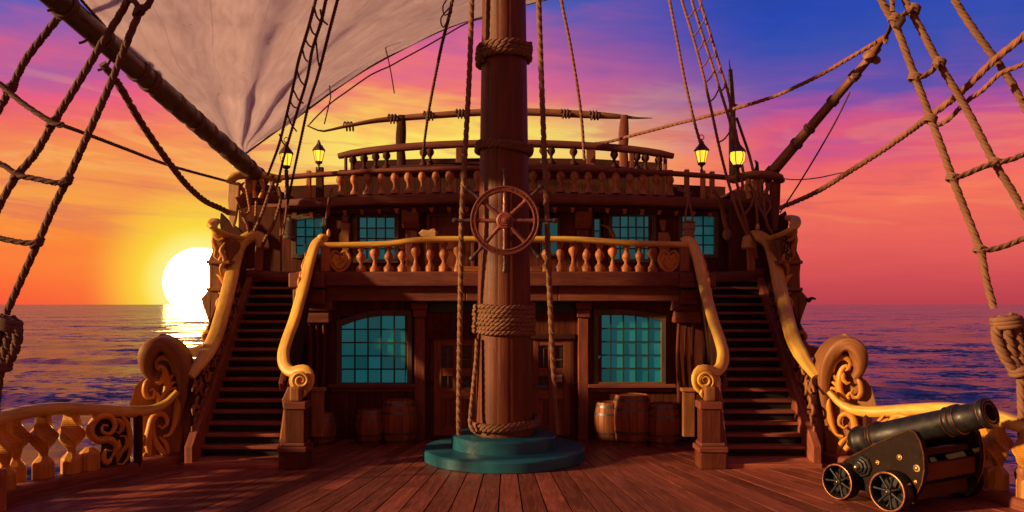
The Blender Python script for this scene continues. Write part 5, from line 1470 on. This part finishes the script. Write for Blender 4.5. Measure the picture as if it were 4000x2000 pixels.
# ================================================================ barrels
def barrel():
    b = thing('barrel', 'x', 'barrel', (0,0,0), 'barrels against the cabin wall')
    ns = 16; mb = MB()
    prof = [(0,.385),(.12,.43),(.3,.475),(.5,.49),(.7,.475),(.88,.43),(1,.385)]
    for k in range(ns):
        a0, a1 = 2*PI*(k+.03)/ns, 2*PI*(k+.97)/ns; vs = []; fs = []; uvs = []
        for z, r in prof:
            for j in range(3):
                a = a0+(a1-a0)*j/2; vs.append((r*math.cos(a), r*math.sin(a), z))
        for i in range(len(prof)-1):
            for j in range(2): fs.append((3*i+j, 3*i+j+1, 3*i+4+j, 3*i+3+j)); uvs.append([(prof[i][0], j*.09), (prof[i][0], j*.09+.09), (prof[i+1][0], j*.09+.09), (prof[i+1][0], j*.09)])
        mb.add(vs, fs, uvs, True)
    mb.lathe((0,0,0), [(.375,.02),(.46,.5),(.375,.98)], 24, r=.1)
    mb.build('staves', BARW, b)
    for z, w_ in ((.09,.055),(.27,.05),(.73,.05),(.91,.055)):
        mb = MB(); rr = lambda q: .385+.105*(1-((q-.5)/.5)**2)**1.0+.008
        mb.lathe((0,0,0), [(rr(z-w_/2)-.01, z-w_/2), (rr(z-w_/2), z-w_/2), (rr(z+w_/2), z+w_/2), (rr(z+w_/2)-.01, z+w_/2)], 32, smooth=True, ring=True); mb.build('hoop', HOOP, b)
    mb = MB()
    x = -.36
    while x < .35:
        h = lambda q: math.sqrt(max(0, .365**2-q*q)); xa, xb = x+.004, min(x+.115, .36)
        mb.prism([(xa,-h(xa),.955),(xb,-h(xb),.955),(xb,h(xb),.955),(xa,h(xa),.955)], (0,0,.02), gd=(0,1,0)); x += .12
    mb.build('lid', BARW, b)
    return b
B0 = barrel()
bl = [(932, 15.5, .60, .66, .3, 'short barrel under the left window, nearer the staircase'), (1005, 15.46, .70, .85, 1.1, 'tall barrel under the left window, next to the pilaster'), (808, 15.3, .56, .62, 2, 'shadowed barrel half hidden beside the left newel post'),
      (1531, 15.5, .56, .80, .7, 'small barrel half hidden at the left of the right hand trio'), (1589, 15.38, .78, .96, 1.7, 'biggest barrel in the middle of the right hand trio'), (1668, 15.28, .67, .80, .2, 'stout barrel at the right end of the right hand trio')]
for i, (px, d, w_, h_, rz_, lb) in enumerate(bl):
    o = B0 if i == 0 else copytree(B0, None)
    o.location = ((px-CX)/F*d, d, 0.0); o.scale = (w_/.98, w_/.98, h_); o.rotation_euler = (0, 0, rz_); o['label'] = lb

# ================================================================ cannon (local: x along the gun towards the muzzle, y to its far side)
def cannon():
    c = thing('cannon', 'black iron cannon on a wheeled riveted carriage pointing towards the viewer', 'cannon', (0,0,0))
    ax = Vector((math.cos(math.radians(19)), 0, math.sin(math.radians(19))))
    o0 = Vector((-.74, 0, .66))
    L = 2.07
    pr = [(0,-.13),(.035,-.125),(.055,-.09),(.04,-.06),(.12,-.03),(.185,.02),(.215,.06),(.225,.10),(.225,.14),(.205,.16),(.20,.34),(.215,.36),(.22,.39),(.21,.41),(.222,.43),(.222,.46),(.20,.48),(.195,.9),(.185,1.3),(.178,1.50),(.195,1.515),(.20,1.55),(.188,1.57),(.205,1.59),(.205,1.66),(.182,1.68),(.175,1.80),(.172,1.92),(.178,1.96),(.195,2.0),(.20,2.04),(.193,2.06),(.165,2.07),(.158,2.055),(.135,2.055),(.128,2.065),(.118,2.07),(.108,2.06),(.105,1.7),(.105,1.5),(0,1.5)]
    mb = MB(); mb.lathe(o0, [(a, b) for a, b in pr], 48, axis=ax, ref=(0,1,0)); g = mb.build('barrel', IRON, c)
    for z, r in ((.345,.210),(.40,.222),(.45,.226),(1.505,.197),(1.58,.200),(1.67,.200),(2.0,.199),(2.066,.163),(2.068,.120)):
        mb = MB(); mb.lathe(o0+ax*z, [(r-.006,-.006),(r+.003,-.003),(r+.003,.003),(r-.006,.006)], 48, axis=ax, ring=True); mb.build('ring', COPPER, g)
    mb = MB(); mb.lathe(o0+ax*1.52, [(.1045,0),(.1045,.02),(0,.02)], 24, axis=ax); mb.build('bore', BLACK, g)
    mb = MB(); mb.lathe(o0+ax*.82+Vector((0,0,-.17)), [(.075,-.62),(.08,-.60),(.08,.60),(.075,.62)], 20, axis=(0,1,0)); mb.build('trunnion', IRON, g)
    out = [(-.45,.40),(-.46,.47),(-.36,.56),(.10,.84),(.46,1.03),(.56,1.07),(.63,1.06),(.70,.96),(.75,.80),(.76,.60),(.73,.42),(.66,.26),(.58,.17),(.40,.15),(-.30,.15),(-.40,.2)]
    for s_ in (-1, 1):
        mb = MB(); y = .62*s_
        mb.prism([(x, y-.05, z) for x, z in out], (0,.10,0), gd=(1,0,0)); ck = mb.build('cheek', IRONP, c, .012)
        yf = y+.052*s_
        mb = MB(); mb.tube([Vector((x, y+.05*s_, z)) for x, z in out[1:12]], .009, 6); mb.build('edge_strip', COPPER, ck)
        for x, z, r in ((.10,.58,.022),(.42,.70,.028),(.66,.60,.034),(.64,.42,.020),(-.17,.24,.014),(-.30,.42,.012)):
            mb = MB(); mb.sphere((x, yf, z), r, 10, (1,.8,1)); mb.lathe((x, yf-.002*s_, z), [(r*1.35,0),(r*1.35,.008),(0,.012)], 14, axis=(0,s_,0)); mb.build('stud', BRASS, ck)
        mb = MB(); mb.lathe((-.13, yf-.01*s_, .49), [(.155,0),(.155,.03),(.135,.045),(.12,.045),(.115,.075),(.085,.085),(.08,.11),(.05,.12),(.045,.14)], 8, axis=(0,s_,0), smooth=False); mb.build('boss', IRON, ck, .006)
        mb = MB(); mb.sphere((-.13, yf+.13*s_, .49), .038, 10, (1,1,1)); mb.build('boss_stud', BRASS, ck)
        for x, R in ((-.38,.25),(.38,.265)):
            yi = y+.07*s_; ctr = Vector((x, yi, R)); w_ = thing('wheel', None, None, (0,0,0)); w_.parent = c
            A = (0, s_, 0)
            mb = MB(); mb.lathe(ctr, [(R*.84,0),(R*.97,.0),(R,.015),(R,.175),(R*.97,.19),(R*.88,.19),(R*.84,.17)], 48, axis=A, ring=True); mb.build('tyre', IRON, w_)
            mb = MB(); mb.lathe(ctr, [(R*.885,.186),(R*.89,.197),(R*.93,.200),(R*.975,.196),(R*.985,.180),(R*.885,.18)], 48, axis=A, ring=True); mb.build('rim', COPPER, w_)
            mb = MB()
            for k in range(7):
                a = 2*PI*k/7+x; e = Vector((math.cos(a), 0, math.sin(a))); mb.tube([ctr+Vector((0,.13*s_,0))+e*.02, ctr+Vector((0,.14*s_,0))+e*R*.5, ctr+Vector((0,.14*s_,0))+e*R*.87], [.026,.016,.022], 8)
            mb.lathe(ctr, [(R*.84,.03),(R*.3,.04),(0,.04)], 32, axis=A)
            mb.build('spokes', IRON, w_)
            mb = MB(); mb.lathe(ctr, [(.05,.03),(.05,.15),(.035,.175),(0,.18)], 14, axis=A); mb.build('hub', IRON, w_)
            mb = MB(); mb.sphere(ctr+Vector((0,.185*s_,0)), .018, 8); mb.build('axle_stud', BRASS, w_)
    mb = MB(); mb.box(.62,.70,-.565,.565,.42,.64,1); mb.build('cross_plank', WALLW, c, .01)
    mb = MB(); mb.box(-.40,.60,-.565,.565,.16,.34,0); mb.box(.50,.60,-.565,.565,.72,.80,1); mb.build('carriage_bed', DARKW, c, .01)
    for x, z in ((-.36,.235),(.38,.25)):
        mb = MB(); mb.tube([Vector((x,-.72,z)), Vector((x,.72,z))], .035, 10); mb.build('axle', IRON, c)
    mb = MB(); mb.prism([(-.42,-.18,.34),(-.05,-.18,.34),(-.05,-.18,.62),(-.42,-.18,.42)], (0,.36,0)); mb.build('quoin', BROWNW, c, .01)
    c.location = (5.44, 11.10, 0.0); c.rotation_euler = (0, 0, math.radians(-60))
    return c
cannon()
mb = MB(); mb.lathe(P(2234, 1240, 10.45)*1.0, [(.0,-.004),(.035,-.004),(.035,.004),(0,.004)], 16, axis=(.6,-.8,.1)); 
for v in mb.v: v.z -= P(2234,1240,10.45).z-.036
o = mb.build('coin', STONE); tag(o, 'small grey disc on the deck by the front cannon wheel', 'disc')

for o in list(bpy.data.objects):
    if '_o' in o: del o['_o']
